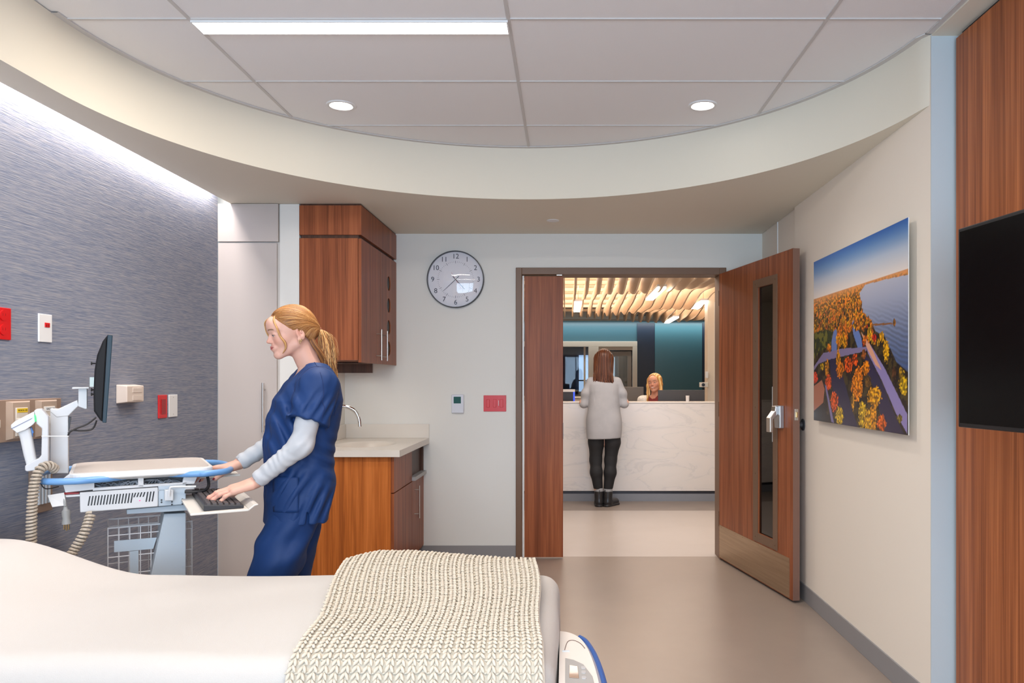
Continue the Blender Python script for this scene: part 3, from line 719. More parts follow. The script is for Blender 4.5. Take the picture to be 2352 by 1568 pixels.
def chain(g, pts, k=.01, sq=(1, 1, 1)):
    """pts (x,y,z,r)"""
    d = None
    for p, q in zip(pts, pts[1:]):
        c = cap(g, p[:3], q[:3], p[3], q[3], sq); d = c if d is None else smin(d, c, k)
    return d
def rbox(g, c, half, r):
    q = [np.abs(a - c[i]) - (half[i] - r) for i, a in enumerate((g.X, g.Y, g.Z))]
    return np.sqrt(np.maximum(q[0], 0) ** 2 + np.maximum(q[1], 0) ** 2 + np.maximum(q[2], 0) ** 2) + np.minimum(np.maximum(np.maximum(q[0], q[1]), q[2]), 0) - r
def nets(g, D):
    """surface nets: vertices, quads"""
    D = np.broadcast_to(D, tuple(g.n)).astype(np.float32)
    D = D.copy(); ins = D < 0
    c = [ins[i:ins.shape[0] - 1 + i, j:ins.shape[1] - 1 + j, k:ins.shape[2] - 1 + k] for i in (0, 1) for j in (0, 1) for k in (0, 1)]
    cnt = sum(a.astype(np.int8) for a in c); act = (cnt > 0) & (cnt < 8)
    idx = np.full(act.shape, -1, dtype=np.int64); I = np.argwhere(act); idx[act] = np.arange(len(I))
    off = [(i, j, k) for i in (0, 1) for j in (0, 1) for k in (0, 1)]
    val = [D[I[:, 0] + o[0], I[:, 1] + o[1], I[:, 2] + o[2]] for o in off]
    P = np.zeros((len(I), 3)); N = np.zeros(len(I))
    for a in range(8):
        for b in range(a + 1, 8):
            oa, ob = np.array(off[a]), np.array(off[b])
            if abs(oa - ob).sum() != 1: continue
            m = (val[a] < 0) != (val[b] < 0)
            t = val[a] / (val[a] - val[b] + 1e-12)
            P[m] += oa + (ob - oa) * t[m][:, None]; N[m] += 1
    P = (I + P / N[:, None]) * g.h + g.lo
    Q = []
    for ax in range(3):
        s0 = [slice(None)] * 3; s1 = [slice(None)] * 3; s0[ax] = slice(0, -1); s1[ax] = slice(1, None)
        A = ins[tuple(s0)]; B = ins[tuple(s1)]; E = np.argwhere(A != B)
        o1, o2 = [(1, 2), (2, 0), (0, 1)][ax]
        E = E[(E[:, o1] > 0) & (E[:, o2] > 0) & (E[:, o1] < act.shape[o1]) & (E[:, o2] < act.shape[o2])]
        def at_(d1, d2):
            q = E.copy(); q[:, o1] -= d1; q[:, o2] -= d2; return idx[q[:, 0], q[:, 1], q[:, 2]]
        q = np.stack([at_(1, 1), at_(0, 1), at_(0, 0), at_(1, 0)], -1)
        fl = ~A[E[:, 0], E[:, 1], E[:, 2]]; q[fl] = q[fl][:, ::-1]
        Q.append(q)
    Q = np.concatenate(Q); Q = Q[(Q >= 0).all(1)]
    return P, Q
def relax(P, Q, it=1):
    for _ in range(it):
        A = np.zeros_like(P); n = np.zeros(len(P))
        for k in range(4):
            np.add.at(A, Q[:, k], P[Q[:, (k + 1) % 4]]); np.add.at(n, Q[:, k], 1)
            np.add.at(A, Q[:, k], P[Q[:, (k + 3) % 4]]); np.add.at(n, Q[:, k], 1)
        P = P * .4 + .6 * A / np.maximum(n, 1)[:, None]
    return P
def join(parts):
    V = []; Fs = []; C = []; n = 0
    for P, Q, c in parts:
        V.append(P); Fs.append(Q + n); C.append(np.broadcast_to(np.asarray(c, dtype=float), (len(P), 3))); n += len(P)
    return np.concatenate(V), np.concatenate(Fs), np.concatenate(C)

# =================================================================== LEFT WALL DEVICES
def plate(name, lab, cat, y0, y1, z0, z1, m, th=.007, group=None):
    t = thing(name, (XL, (y0 + y1) / 2, z0), lab, cat, group)
    MB().box(XL, XL + th, y0, y1, z0, z1).build('plate', m, t, bevel=.002); return t
M_redd = mat('dark_red_plastic', (.32, .004, .006), .4)
t = plate('red_power_outlet', 'red power outlet cut by the left edge of the photo', 'power outlet', 2.855, 2.967, 1.497, 1.62, M_red)
for z in (1.59, 1.535):
    MB().lathe((XL + .007, 2.925, z), [(.020, 0), (.020, .003), (.0001, .003)], 'x', 20).build('receptacle', M_red, t, smooth='auto')
    m = MB()
    for dy in (-.007, .007): m.box(XL + .0095, XL + .0105, 2.925 + dy - .0012, 2.925 + dy + .0012, z - .002, z + .008)
    m.build('slots', M_redd, t)
t = plate('data_wall_plate', 'white wall plate with small red data jack', 'wall plate', 3.124, 3.203, 1.499, 1.615, M_white)
MB().box(XL + .007, XL + .010, 3.156, 3.186, 1.561, 1.580).build('data_jack', M_red, t, bevel=.001)
MB().box(XL + .0101, XL + .0104, 3.160, 3.168, 1.564, 1.573).box(XL + .0101, XL + .0104, 3.174, 3.182, 1.564, 1.573).build('jack_hole', M_redd, t)
t = thing('wall_outlet_box', (XL, 3.75, 1.225), 'beige surface box on the blue wall right of the monitor', 'outlet box')
MB().prism([(3.668, 1.228), (3.828, 1.228), (3.828, 1.32), (3.668, 1.32)], XL, XL + .05, 'x', pts2=[(3.675, 1.235), (3.822, 1.235), (3.822, 1.314), (3.675, 1.314)]).build('housing', M_beigep, t, bevel=.004)
for z in (1.292, 1.254):
    MB().box(XL + .05, XL + .053, 3.72, 3.80, z - .012, z + .012).build('socket', M_beigep, t, bevel=.005)
t = plate('red_wall_outlet', 'small red outlet plate beside the narrow white plate', 'power outlet', 4.043, 4.128, 1.138, 1.262, M_red)
MB().box(XL + .007, XL + .010, 4.065, 4.108, 1.16, 1.24).build('receptacle', M_redd, t, bevel=.001)
t = plate('blank_wall_plate', 'narrow blank white wall plate right of the small red outlet', 'wall plate', 4.149, 4.237, 1.14, 1.262, M_white)
for z in (1.155, 1.247):
    m = MB().cyl((XL + .0065, 4.193, z), .003, .0015, 'x', 10); m.build('plate_screw', M_steel, t)

gp = thing('medical_gas_panel', (XL, 3.0, 1.11), 'taupe medical gas outlet panel on the blue wall behind the scanner', 'gas outlet panel')
M_taupe = mat('taupe_panel', (.30, .205, .15), .45); M_taupl = mat('light_taupe', (.42, .31, .235), .45); M_ivory = mat('ivory_plastic', (.62, .55, .47), .4)
MB().box(XL, XL + .035, 2.62, 3.218, 1.105, 1.266).build('back_panel', M_taupe, gp, bevel=.002)
for y, lab in ((2.79, None), (2.965, 'MEDICAL AIR'), (3.125, 'VACUUM')):
    f = MB().prism([(y - .065, 1.112), (y + .065, 1.112), (y + .065, 1.26), (y - .065, 1.26)], XL + .035, XL + .048, 'x', pts2=[(y - .045, 1.118), (y + .045, 1.118), (y + .045, 1.255), (y - .045, 1.255)]).build('outlet_cover', M_taupl, gp)
    MB().box(XL + .048, XL + .053, y - .035, y + .030, 1.125, 1.235).build('outlet_plate', M_ivory, f, bevel=.002)
    for dy in (-.028, .022): MB().box(XL + .053, XL + .075, y + dy - .008, y + dy + .008, 1.165, 1.195).build('latch_tab', M_ivory, f, bevel=.002)
    MB().lathe((XL + .053, y - .003, 1.18), [(.012, 0), (.012, .01), (.008, .01), (.008, .004), (.0001, .004)], 'x', 16).build('gas_port', M_steel, f, smooth='auto')
    if lab:
        MB().box(XL + .053, XL + .0545, y - .030, y + .026, 1.216, 1.232).build('label_plate', mat('yellow_label', (.75, .50, .02), .5) if lab[0] == 'M' else M_white, f)
        vs, fs = text_geo(lab, .012 if len(lab) < 8 else .0085, .0002)
        MB().add(vs, fs, xf=Matrix.Translation((XL + .0547, y - .002, 1.224)) @ LEFTWALL).build('label_text', M_black, f)
t = thing('suction_bracket', (XL, 3.13, .80), 'white suction slide bracket low on the blue wall behind the coiled cord', 'wall bracket')
MB().box(XL, XL + .018, 3.07, 3.19, .80, 1.00).build('base_plate', M_taupe, t, bevel=.002)
m = MB()
for y in (3.085, 3.105, 3.125, 3.145): m.box(XL + .018, XL + .034, y, y + .012, .835, .995)
m.build('slide_rail', M_cartw, t, bevel=.003)

# =================================================================== MEDICAL CART
CO = (-1.81, 2.77); CA = R(31); cs, sn = math.cos(CA), math.sin(CA)
CM = Matrix.Translation((CO[0], CO[1], 0)) @ Matrix.Rotation(CA, 4, 'Z')
def cp(px, py, yl):     # photo point on the cart's own plane y = yl -> cart (x, z)
    k = (px - 1300) / F
    x = (k * (CO[1] + cs * yl) - CO[0] + sn * yl) / (cs - sn * k)
    Y = CO[1] + sn * x + cs * yl
    return (x, CH + (873 - py) / F * Y)
def cpoly(pts, yl): return [cp(p[0], p[1], yl) for p in pts]
cart = thing('computer_cart', tuple(CM @ Vector((.15, .2, 0))), 'white mobile computer cart with blue handles in front of the nurse', 'medical cart')
# work surface
def table_outline(ins=0):
    return [(p[0] + .0, p[1]) for p in rrect(.0 + ins, .485 - ins, .0 + ins, .45 - ins, .05, 6)]
wt = MB(CM).prism(table_outline(.03), .966, .976, 'z', pts2=table_outline()).prism(table_outline(), .976, .998, 'z').build('work_surface', mat('cart_top_edge', (.75, .73, .70), .35), cart, bevel=.004)
MB(CM).prism(table_outline(.014), .998, 1.0005, 'z').build('surface_mat', mat('cart_top_mat', (.56, .50, .45), .45), wt)
M_blue = mat('blue_handle', (.15, .33, .62), .32)
zr = .974
front = [(.33, .05), (.38, .014), (.43, -.002), (.46, -.008), (.535, .04), (.562, .13), (.565, .225), (.562, .32), (.535, .41), (.46, .458), (.38, .452), (.30, .40)]
back = [(.18, .05), (.13, .014), (.08, -.002), (.03, -.012), (-.05, .015), (-.095, .08), (-.108, .16), (-.105, .30), (-.08, .41), (.0, .455), (.10, .452), (.18, .40)]
for nm, pth in (('front_handle', front), ('rear_handle', back)):
    MB(CM).tube(smoothpath([(p[0], p[1], zr) for p in pth], 7), .0125, 12).build(nm, M_blue, cart, smooth='auto')
# head unit with cable windows
yl = .03
hu = MB(CM)
A = [(142, 1102), (160, 1090), (463, 1074), (446, 1110), (150, 1131)]
fr = [((142, 1102), (217, 1096), (217, 1124), (150, 1131)), ((427, 1078), (463, 1074), (446, 1111), (418, 1112)), ((142, 1102), (160, 1088), (463, 1072), (458, 1082), (218, 1099)),
      ((213, 1120), (430, 1107), (430, 1112), (213, 1127)), ((317, 1090), (330, 1088), (330, 1118), (317, 1118))]
for q in fr: hu.prism(cpoly(q[::-1], yl), yl, yl + .03, 'y')
x0, _ = cp(150, 1131, yl); x1, _ = cp(446, 1111, yl)
hu.box(x0, x1, .10, .42, .918, .960).box(x0, x1, yl, .42, .912, .919)
hu.build('head_unit', M_cartw, cart, bevel=.0015)
MB(CM).box(x0 + .05, x1 - .02, .085, .10, .92, .957).build('cable_bay', M_black, cart)
m = MB(CM); rr = random.Random(4)
for i in range(26):
    xa = rr.uniform(x0 + .1, x1 - .1); za = rr.uniform(.925, .95); p = []
    for k in range(6): p.append((xa + (k - 2.5) * rr.uniform(.012, .03), rr.uniform(.045, .078), min(.954, max(.922, za + rr.uniform(-.02, .02)))))
    m.tube(smoothpath(p, 5), rr.choice((.0016, .0022, .003)), 6)
cb = m.build('cable_bundle', mat('grey_cables', (.22, .24, .27), .45), cart, smooth='auto')
# ventilated power box
yl = .02
pb = MB(CM).prism(cpoly([(184, 1177), (363, 1163), (363, 1119), (183, 1131)], yl), yl, .36, 'y').build('power_box', M_cartw, cart, bevel=.003)
m = MB(CM)
for i in range(22):
    px = 201 + i * 7.0; ya, yb_ = 1161 - i * .47, 1139 - i * .52
    if 15 <= i < 19: ya = 1146 - i * .3
    m.prism(cpoly([(px, ya), (px + 3.2, ya), (px + 7.2, yb_), (px + 4, yb_)], yl), yl - .0006, yl + .002, 'y')
m.build('vent_slots', M_black, pb)
a = cp(321, 1149, yl); MB(CM).sphere((a[0], yl - .0005, a[1]), .0022, 6).build('indicator_lamp', mat('pink_lamp', (.8, .05, .25), .4, emit=.6), pb)
lb = MB(CM).prism(cpoly([(363, 1163), (427, 1158), (427, 1112), (363, 1116)], .03), .03, .34, 'y').build('lift_block', M_cartg, cart, bevel=.003)
for (px, py) in ((371, 1148), (371, 1153), (395, 1152), (395, 1158), (419, 1146), (419, 1151), (419, 1157)):
    a = cp(px, py, .03); MB(CM).cyl((a[0], .0285, a[1]), .0035, .002, 'y', 10).build('bolt', M_dark, lb)
m = MB(CM).prism(cpoly([(378, 1150), (398, 1149), (398, 1124), (378, 1125)], .0), -.004, .028, 'y'); m.build('hook_plate', M_cartw, lb, bevel=.003)
a, b, c_ = cp(388, 1140, -.02), cp(390, 1122, -.02), cp(450, 1117, -.02)
MB(CM).tube(smoothpath([(a[0], -.02, a[1]), (b[0], -.02, b[1] - .002), (b[0] + .012, -.02, b[1] + .006), (c_[0], -.02, c_[1])], 5), .004, 8).build('wire_hook', M_cartw, lb, smooth='auto')
MB(CM).prism(cpoly([(291, 1181), (434, 1172), (440, 1183), (440, 1159), (426, 1158), (291, 1170)], .06), .06, .30, 'y').build('lift_beam', M_cartg, cart, bevel=.003)
cl = MB(CM).prism(cpoly([(345, 1330), (427, 1330), (427, 1178), (377, 1180)], .10), .10, .25, 'y').build('column', mat('column_pale_grey', (.49, .54, .58), .4), cart, bevel=.003)
xa, za = cp(345, 1330, .10); xb, _ = cp(427, 1330, .10)
MB(CM).prism([(xa, za), (xa - .04, .14), (xb, .14), (xb, za)][::-1], .10, .25, 'y').build('column_foot', M_cartg, cart)
for (px, py) in ((402, 1187), (403, 1248), (420, 1247), (403, 1302), (420, 1301)):
    a = cp(px, py, .10); MB(CM).cyl((a[0], .0985, a[1]), .004, .002, 'y', 10).build('rivet', M_cartg, cl)
m = MB(CM).box(xa - .15, xb + .22, .13, .22, .085, .14)
m.box(xa - .15, xa - .10, -.05, .40, .085, .13).box(xb + .17, xb + .22, -.05, .40, .085, .13); m.build('base_frame', M_cartg, cart, bevel=.01)
for x in (xa - .125, xb + .195):
    for y in (-.03, .38):
        m = MB(CM).tube([(x, y - .014, .035), (x, y + .014, .035)], .035, 18).tube([(x, y, .04), (x, y, .09)], .010, 8); m.build('caster', M_dark, cart, smooth='auto')
# T shaped bracket plate and wire basket
MB(CM).prism(cpoly([(262, 1268), (352, 1260), (360, 1234), (262, 1242)], .17), .17, .175, 'y').prism(cpoly([(299, 1325), (318, 1325), (318, 1264), (299, 1266)], .17), .17, .175, 'y').build('bracket_plate', M_cartg, cart)
def basket():
    m = MB(CM); r = .0022
    fx0, zt = cp(248, 1213, .18); fx1, _ = cp(441, 1198, .18); zb_ = .42
    y0, y1 = .18, .40
    zs = [zt, zt - .03, zt - .115, zt - .185, zb_]
    for z in zs:
        m.tube([(fx0, y0, z), (fx1, y0, z), (fx1, y1, z), (fx0, y1, z)], r * (1.6 if z == zt else 1), 6, closed=True)
    n = 9
    for i in range(n):
        x = fx0 + (fx1 - fx0) * i / (n - 1)
        for y in (y0, y1): m.tube([(x, y, zt), (x, y, zb_)], r, 6)
        m.tube([(x, y0, zb_), (x, y1, zb_)], r, 6)
    for i in range(1, 5):
        y = y0 + (y1 - y0) * i / 5
        for x in (fx0, fx1): m.tube([(x, y, zt), (x, y, zb_)], r, 6)
    return m.build('wire_basket', mat('white_wire', (.70, .68, .68), .35), cart, smooth='auto')
basket()
# post, arm and monitor
yl = .17
MB(CM).prism(cpoly([(115, 1087), (157, 1087), (157, 952), (157, 940), (115, 938)], yl), yl, yl + .06, 'y').build('post', M_cartw, cart, bevel=.003)
MB(CM).prism(cpoly([(115, 945), (118, 938), (131, 940), (178, 918), (181, 931), (157, 955), (130, 958)], yl), yl - .004, yl + .064, 'y').build('monitor_arm', M_cartw, cart, bevel=.003)
MB(CM).prism(cpoly([(180, 933), (196, 939), (200, 938), (200, 891), (180, 891)], yl), yl - .008, yl + .068, 'y').prism(cpoly([(166, 893), (205, 892), (205, 889), (166, 889)], yl), yl - .03, yl + .09, 'y').build('mount_bracket', M_cartw, cart, bevel=.002)
a = cp(168, 958, yl); MB(CM).prism(cpoly([(153, 990), (158, 958), (163, 958), (158, 990)], yl), yl + .005, yl + .05, 'y').build('arm_damper', M_black, cart)
mon = thing('computer_monitor', tuple(CM @ Vector((.105, .2, 1.188))), 'black computer monitor seen edge-on above the cart', 'monitor')
ye = -.062
MB(CM).prism(cpoly([(229, 964), (236, 969), (248, 768), (236, 783), (223, 815), (217, 850), (214.5, 900), (215.5, 944)], ye), ye, .462, 'y').build('rear_shell', mat('monitor_shell', (.006, .006, .007), .55, spec=.25), mon, bevel=.006)
mb_ = MB(CM).prism(cpoly([(235, 970), (244.5, 971), (259, 770), (247, 768)], ye), ye - .001, .463, 'y').build('front_bezel', mat('blue_black_bezel', (.006, .026, .042), .4, spec=.35), mon, bevel=.002)
m = MB(CM)
q0, q1 = cp(237, 962, ye), cp(248, 778, ye)
for i in range(60):
    t_ = i / 59; x = q0[0] + (q1[0] - q0[0]) * t_; z = q0[1] + (q1[1] - q0[1]) * t_
    m.box(x - .0015, x + .0035, ye - .0016, ye - .0008, z - .0008, z + .0008)
m.build('edge_vents', M_black, mb_)
sc = cpoly([(245.2, 960), (257.8, 778)], ye); MB(CM).prism([(sc[0][0], sc[0][1]), (sc[0][0] + .001, sc[0][1]), (sc[1][0] + .001, sc[1][1]), (sc[1][0], sc[1][1])], ye + .012, .45, 'y').build('screen', mat('monitor_screen', (.02, .025, .03), .15), mon)
for py in (834, 895, 905):
    m = MB(CM); a = cp(210, py, .12); b = cp(221, py, .12); m.tube([(a[0], .12, a[1]), (b[0], .12, a[1])], .0035, 8); m.tube([(a[0] - .002, .12, a[1]), (a[0] + .003, .12, a[1])], .0065, 8)
    m.build('mount_screw', M_black, mon, smooth='auto')
MB(CM).prism(cpoly([(206, 888), (216, 888), (216, 866), (206, 866)], .10), .10, .14, 'y').build('asset_label', mat('label_white_green', (.62, .72, .68), .5), mon)
m = MB(CM)
for pts in ([(221, 958), (200, 974), (172, 985), (156, 995)], [(222, 965), (212, 985), (185, 989), (165, 988), (156, 1000)]):
    q = cpoly(pts, .15); m.tube(smoothpath([(x, .15, z) for x, z in q], 6), .0032, 8)
m.build('monitor_cable', M_black, mon, smooth='auto')

# barcode scanner in its cradle
sc_ = thing('barcode_scanner', tuple(CM @ Vector((-.13, .12, 1.0))), 'white handheld barcode scanner with blue trigger resting in its cradle', 'scanner')
yl = .10
def crp(pts): return [(x / 4.127, 680 + y / 4.127) for x, y in pts]
head = crp([(112, 1215), (150, 1182), (322, 1092), (332, 1100), (340, 1190), (318, 1215), (250, 1262), (170, 1292), (112, 1245)])
hand = crp([(165, 1270), (235, 1245), (290, 1235), (303, 1300), (325, 1420), (350, 1560), (310, 1610), (258, 1620), (225, 1500), (190, 1340)])
m = MB(CM).prism(cpoly(head[::-1], yl), yl - .032, yl + .032, 'y'); m.build('scanner_head', M_cartw, sc_, bevel=.010, seg=3)
m = MB(CM).prism(cpoly(hand[::-1], yl), yl - .019, yl + .019, 'y'); m.build('grip', M_cartw, sc_, bevel=.009, seg=3)
tr = crp([(290, 1240), (300, 1238), (322, 1290), (312, 1300), (314, 1335), (303, 1318)])
MB(CM).prism(cpoly(tr[::-1], yl), yl - .008, yl + .008, 'y').build('trigger', mat('blue_trigger', (.05, .18, .50), .4), sc_, bevel=.001)
MB(CM).prism(cpoly(crp([(115, 1250), (310, 1152), (310, 1156), (116, 1254)])[::-1], yl), yl - .0335, yl - .030, 'y').build('side_stripe', mat('navy_stripe', (.02, .03, .15), .4), sc_)
MB(CM).prism(cpoly(crp([(334, 1120), (342, 1125), (348, 1180), (340, 1185)])[::-1], yl), yl - .034, yl + .03, 'y').build('status_light', mat('green_status_light', (.02, .7, .12), .4, emit=1.2), sc_)
cr_ = cpoly(crp([(326, 1085), (350, 1068), (400, 1064), (462, 1135), (466, 1150), (466, 1560), (462, 1600), (440, 1630), (262, 1655), (243, 1645), (243, 1600), (330, 1548), (372, 1530), (396, 1500), (402, 1250), (350, 1205), (338, 1140)])[::-1], yl)
MB(CM).prism(cr_, yl - .028, yl + .028, 'y').build('scanner_cradle', mat('cradle_white', (.58, .58, .59), .35), cart, bevel=.006, seg=3)
a, b = cp(95, 1001.5, .06), cp(158, 1001.5, .06)
MB(CM).tube([(a[0], .062, a[1]), (b[0], .062, b[1])], .0018, 6).build('cable_tie', M_white, cart)

# coiled power cord, plug, tags
def coil(path, rad, wire, pitch, n=10):
    P = smoothpath(path, 24); L = [0]
    for i in range(1, len(P)): L.append(L[-1] + (P[i] - P[i - 1]).length)
    tot = L[-1]; N = int(tot / pitch * n); out = []; a = None; j = 0
    for i in range(N + 1):
        s = tot * i / N
        while j < len(L) - 2 and L[j + 1] < s: j += 1
        u = (s - L[j]) / max(L[j + 1] - L[j], 1e-9); p = P[j].lerp(P[j + 1], u); t_ = (P[j + 1] - P[j]).normalized()
        if a is None: a = t_.orthogonal().normalized()
        a = (a - t_ * a.dot(t_)).normalized(); b_ = t_.cross(a); g_ = 2 * math.pi * i / n
        out.append(p + a * (rad * math.cos(g_)) + b_ * (rad * math.sin(g_)))
    return out
M_cord = mat('putty_cord', (.44, .37, .29), .5)
def wpt(px, py, Y): return at(px, py, Y)
cd = MB().tube(coil([wpt(127, 1078, 2.80), wpt(112, 1069, 2.77), wpt(92, 1078, 2.74), wpt(80, 1110, 2.725), wpt(74, 1160, 2.72), wpt(72, 1240, 2.72), wpt(76, 1290, 2.72), wpt(110, 1330, 2.72), wpt(150, 1290, 2.73), wpt(172, 1260, 2.75), wpt(195, 1220, 2.77), wpt(209, 1178, 2.80)],
                    .0135, .0046, .0125), .0048, 7).build('coiled_cord', M_cord, cart, smooth='auto')
m = MB().tube(smoothpath([wpt(96, 1075, 2.76), wpt(93, 1105, 2.76), (wpt(105, 1122, 2.77)), wpt(135, 1117, 2.80)], 6), .0022, 6); m.build('thin_cable', M_black, cart, smooth='auto')
pl = thing('power_plug', tuple(wpt(152, 1200, 2.78)), 'grey three-prong power plug dangling below the cart', 'plug')
p0, p1, p2, p3 = wpt(147, 1136, 2.79), wpt(150, 1163, 2.78), wpt(152, 1180, 2.78), wpt(153, 1203, 2.78)
MB().tube([p0, p1], .005, 10).build('plug_cable', mat('plug_grey', (.27, .27, .26), .5), pl, smooth='auto')
MB().tube([p1, p1.lerp(p2, .4), p1.lerp(p2, .55), p2, p2.lerp(p3, .4), p2.lerp(p3, .8), p3], [.006, .009, .0135, .0145, .012, .0155, .0155], 16).build('plug_body', MATS['plug_grey'], pl, smooth='auto')
m = MB()
for dx in (-.008, .0, .008): m.box(p3.x + dx - .0012, p3.x + dx + .0012, p3.y - .003, p3.y + .003, p3.z - .020 - (.004 if dx == 0 else 0), p3.z)
m.build('prong', MATS['brass'], pl)
tg = MB().add([tuple(wpt(109, 1137, 2.775)), tuple(wpt(147, 1131, 2.785)), tuple(wpt(152, 1160, 2.78)), tuple(wpt(120, 1164, 2.77))], [(0, 1, 2, 3)])
tg.add([tuple(wpt(109, 1137, 2.777)), tuple(wpt(147, 1131, 2.787)), tuple(wpt(152, 1160, 2.782)), tuple(wpt(120, 1164, 2.772))], [(3, 2, 1, 0)])
tg.build('cord_tag', mat('paper_tag', (.68, .66, .64), .6), cart)
MB(CM).prism(cpoly([(149, 1143), (180, 1136), (182, 1131), (147, 1133)], .06), .06, .10, 'y').build('red_battery_tab', M_red, cart)

# keyboard tray, keyboard, mouse tray
KX0, KX1, KY0, KY1, KZ = .415, .548, -.33, .12, .884
MB(CM).box(KX0 - .045, KX1 + .012, KY0 - .025, KY1 + .03, KZ - .016, KZ - .008).prism([(KX1 + .012, KZ - .016), (KX1 + .032, KZ - .0), (KX1 + .045, KZ + .004), (KX1 + .045, KZ + .008), (KX1 + .030, KZ + .006), (KX1 + .012, KZ - .008)], KY0 - .025, KY1 + .03, 'y').box(.34, KX0, .06, .11, KZ - .022, KZ - .012).box(.34, .352, .06, .11, KZ - .022, .912).build('keyboard_tray', mat('tray_beige_white', (.70, .66, .60), .4), cart, bevel=.002)
kb = thing('computer_keyboard', tuple(CM @ Vector(((KX0 + KX1) / 2, (KY0 + KY1) / 2, KZ - .008))), 'black computer keyboard under the nurse hand on the cart tray', 'keyboard')
MB(CM).prism([(KX0, KZ - .008), (KX1, KZ - .008), (KX1, KZ + .004), (KX0, KZ + .014)], KY0, KY1, 'y').build('case', mat('keyboard_case', (.022, .022, .026), .45), kb, bevel=.003)
m = MB(CM); nr, nc = 6, 20
for i in range(nr):
    for j in range(nc):
        x = KX0 + .009 + i * .0195; y = KY0 + .008 + j * (KY1 - KY0 - .012) / nc
        zz = KZ + .014 - (x - KX0) / (KX1 - KX0) * .010
        m.prism(rrect(x, x + .017, y, y + .0185, .002, 1), zz - .002, zz + .0055, 'z', pts2=rrect(x + .0015, x + .0155, y + .0015, y + .017, .002, 1))
m.build('keys', mat('keycap_grey', (.062, .052, .052), .5), kb)
m = MB(CM).box(.40, .60, .13, .40, .940, .946).box(.42, .60, .13, .14, .946, .950); m.box(.45, .50, .25, .29, .946, .958)
m.build('mouse_tray', MATS['tray_beige_white'], cart, bevel=.002)
m = MB(CM).tube(smoothpath([(.465, .06, .965), (.468, .03, .92), (.44, .0, .905), (.38, .0, .907)], 6), .006, 8); m.build('keyboard_cable', M_black, cart, smooth='auto')

# =================================================================== BED
BZ = .690; BY0, BY1 = 1.79, 2.635; BX1 = -.022
M_sheet = mat('white_fleece_blanket', (.53, .495, .455), .9, bump=.35, bscale=420, sheen=.15)
def rise(X):
    t = np.clip((-1.40 - X) / .50, 0, 1); return .125 * t * t * (3 - 2 * t)
bed = thing('hospital_bed', (-1.1, 2.2, 0), 'white hospital bed in the foreground, head end at the left wall', 'bed')
g = G3((-2.15, BY0 - .05, .22), (BX1 + .04, BY1 + .05, .88), .0105)
gg = type('g', (), {})(); gg.X, gg.Y = g.X, g.Y; gg.Z = g.Z - rise(g.X) * np.clip((g.Z - .3) / .3, 0, 1) + .012 * ((g.Y - 2.21) / .42) ** 2
D = rbox(gg, (-1.08, (BY0 + BY1) / 2, .47), (1.058, (BY1 - BY0) / 2, .22), .062)
D = D + .004 * np.sin(g.X * 9 + 2 * np.sin(g.Y * 4)) * np.sin(g.Y * 7 + 1.3)
D = D - .006 * np.clip((.62 - g.Z) / .2, 0, 1) * np.sin(g.X * 34 + np.sin(g.Y * 21) + g.Y * 30)
P, Q = nets(g, D); P = relax(P, Q, 2)
link('blanket', P, Q, M_sheet, bed, smooth=True)
MB().box(-2.0, -.10, BY0 + .08, BY1 - .08, .30, .40).build('deck_frame', M_cartg, bed, bevel=.01)
MB().box(-1.75, -.35, BY0 + .2, BY1 - .2, .12, .30).build('lift_base', M_cartg, bed, bevel=.01)
for x in (-1.85, -.25):
    for y in (BY0 + .12, BY1 - .12):
        MB().tube([(x, y - .02, .06), (x, y + .02, .06)], .06, 20).tube([(x, y, .06), (x, y, .31)], .016, 8).build('caster', M_dark, bed, smooth='auto')
# foot board with control panel
ft_out = smoothpath([(-.018, 2.262), (.022, 2.245), (.056, 2.185), (.078, 2.06), (.092, 1.87), (.097, 1.60), (.090, 1.36), (.05, 1.25), (-.018, 1.235)], 6)
o2 = [(p[0], p[1]) for p in ft_out]
ins = [(max(-.018, p[0] - .012), 1.75 + (p[1] - 1.75) * .975) for p in ft_out]
fb = MB().prism(o2[::-1], .22, .585, 'z').prism(o2[::-1], .585, .602, 'z', pts2=ins[::-1]).build('footboard', mat('bed_white_plastic', (.72, .67, .62), .35), bed, bevel=.002)
m = MB()
so_ = smoothpath([(.040, 2.232, .588), (.060, 2.185, .588), (.082, 2.06, .588), (.096, 1.87, .588), (.101, 1.60, .588), (.094, 1.36, .588)], 6)
m.tube(so_, .0075, 8); m.build('bumper_strip', mat('blue_bumper', (.02, .09, .33), .4), fb, smooth='auto')
MB().prism(smooth_ := [(-.002, 2.025), (.020, 2.012), (.045, 1.98), (.066, 1.90), (.074, 1.78), (.074, 1.50), (-.002, 1.50)][::-1], .602, .6035, 'z').build('control_panel', mat('control_grey', (.36, .35, .34), .4), fb, bevel=.0005)
MB().prism([(.009, 1.972), (.008, 1.89), (.032, 1.885), (.030, 1.962)], .6035, .6050, 'z').build('amber_display', mat('amber_display_glass', (.24, .12, .05), .12, coat=.6), fb, bevel=.0005)
m = MB()
for i, y in enumerate((1.955, 1.925, 1.89)): m.prism(rrect(.039, .050, y - .008, y + .008, .003, 3), .6035, .6048, 'z')
m.build('control_button', mat('button_grey', (.46, .45, .45), .4), fb)
m = MB().tube(smoothpath([(-.004, 2.085, .6025), (.004, 2.15, .6025), (.020, 2.165, .6025), (.040, 2.14, .6025), (.052, 2.10, .6025)], 6), .0012, 6)
m.build('release_groove', mat('groove_taupe', (.20, .14, .12), .5), fb)
MB().box(-.010, .010, 2.075, 2.083, .602, .6035).build('release_tab', mat('tab_blue_white', (.6, .66, .72), .4), fb)

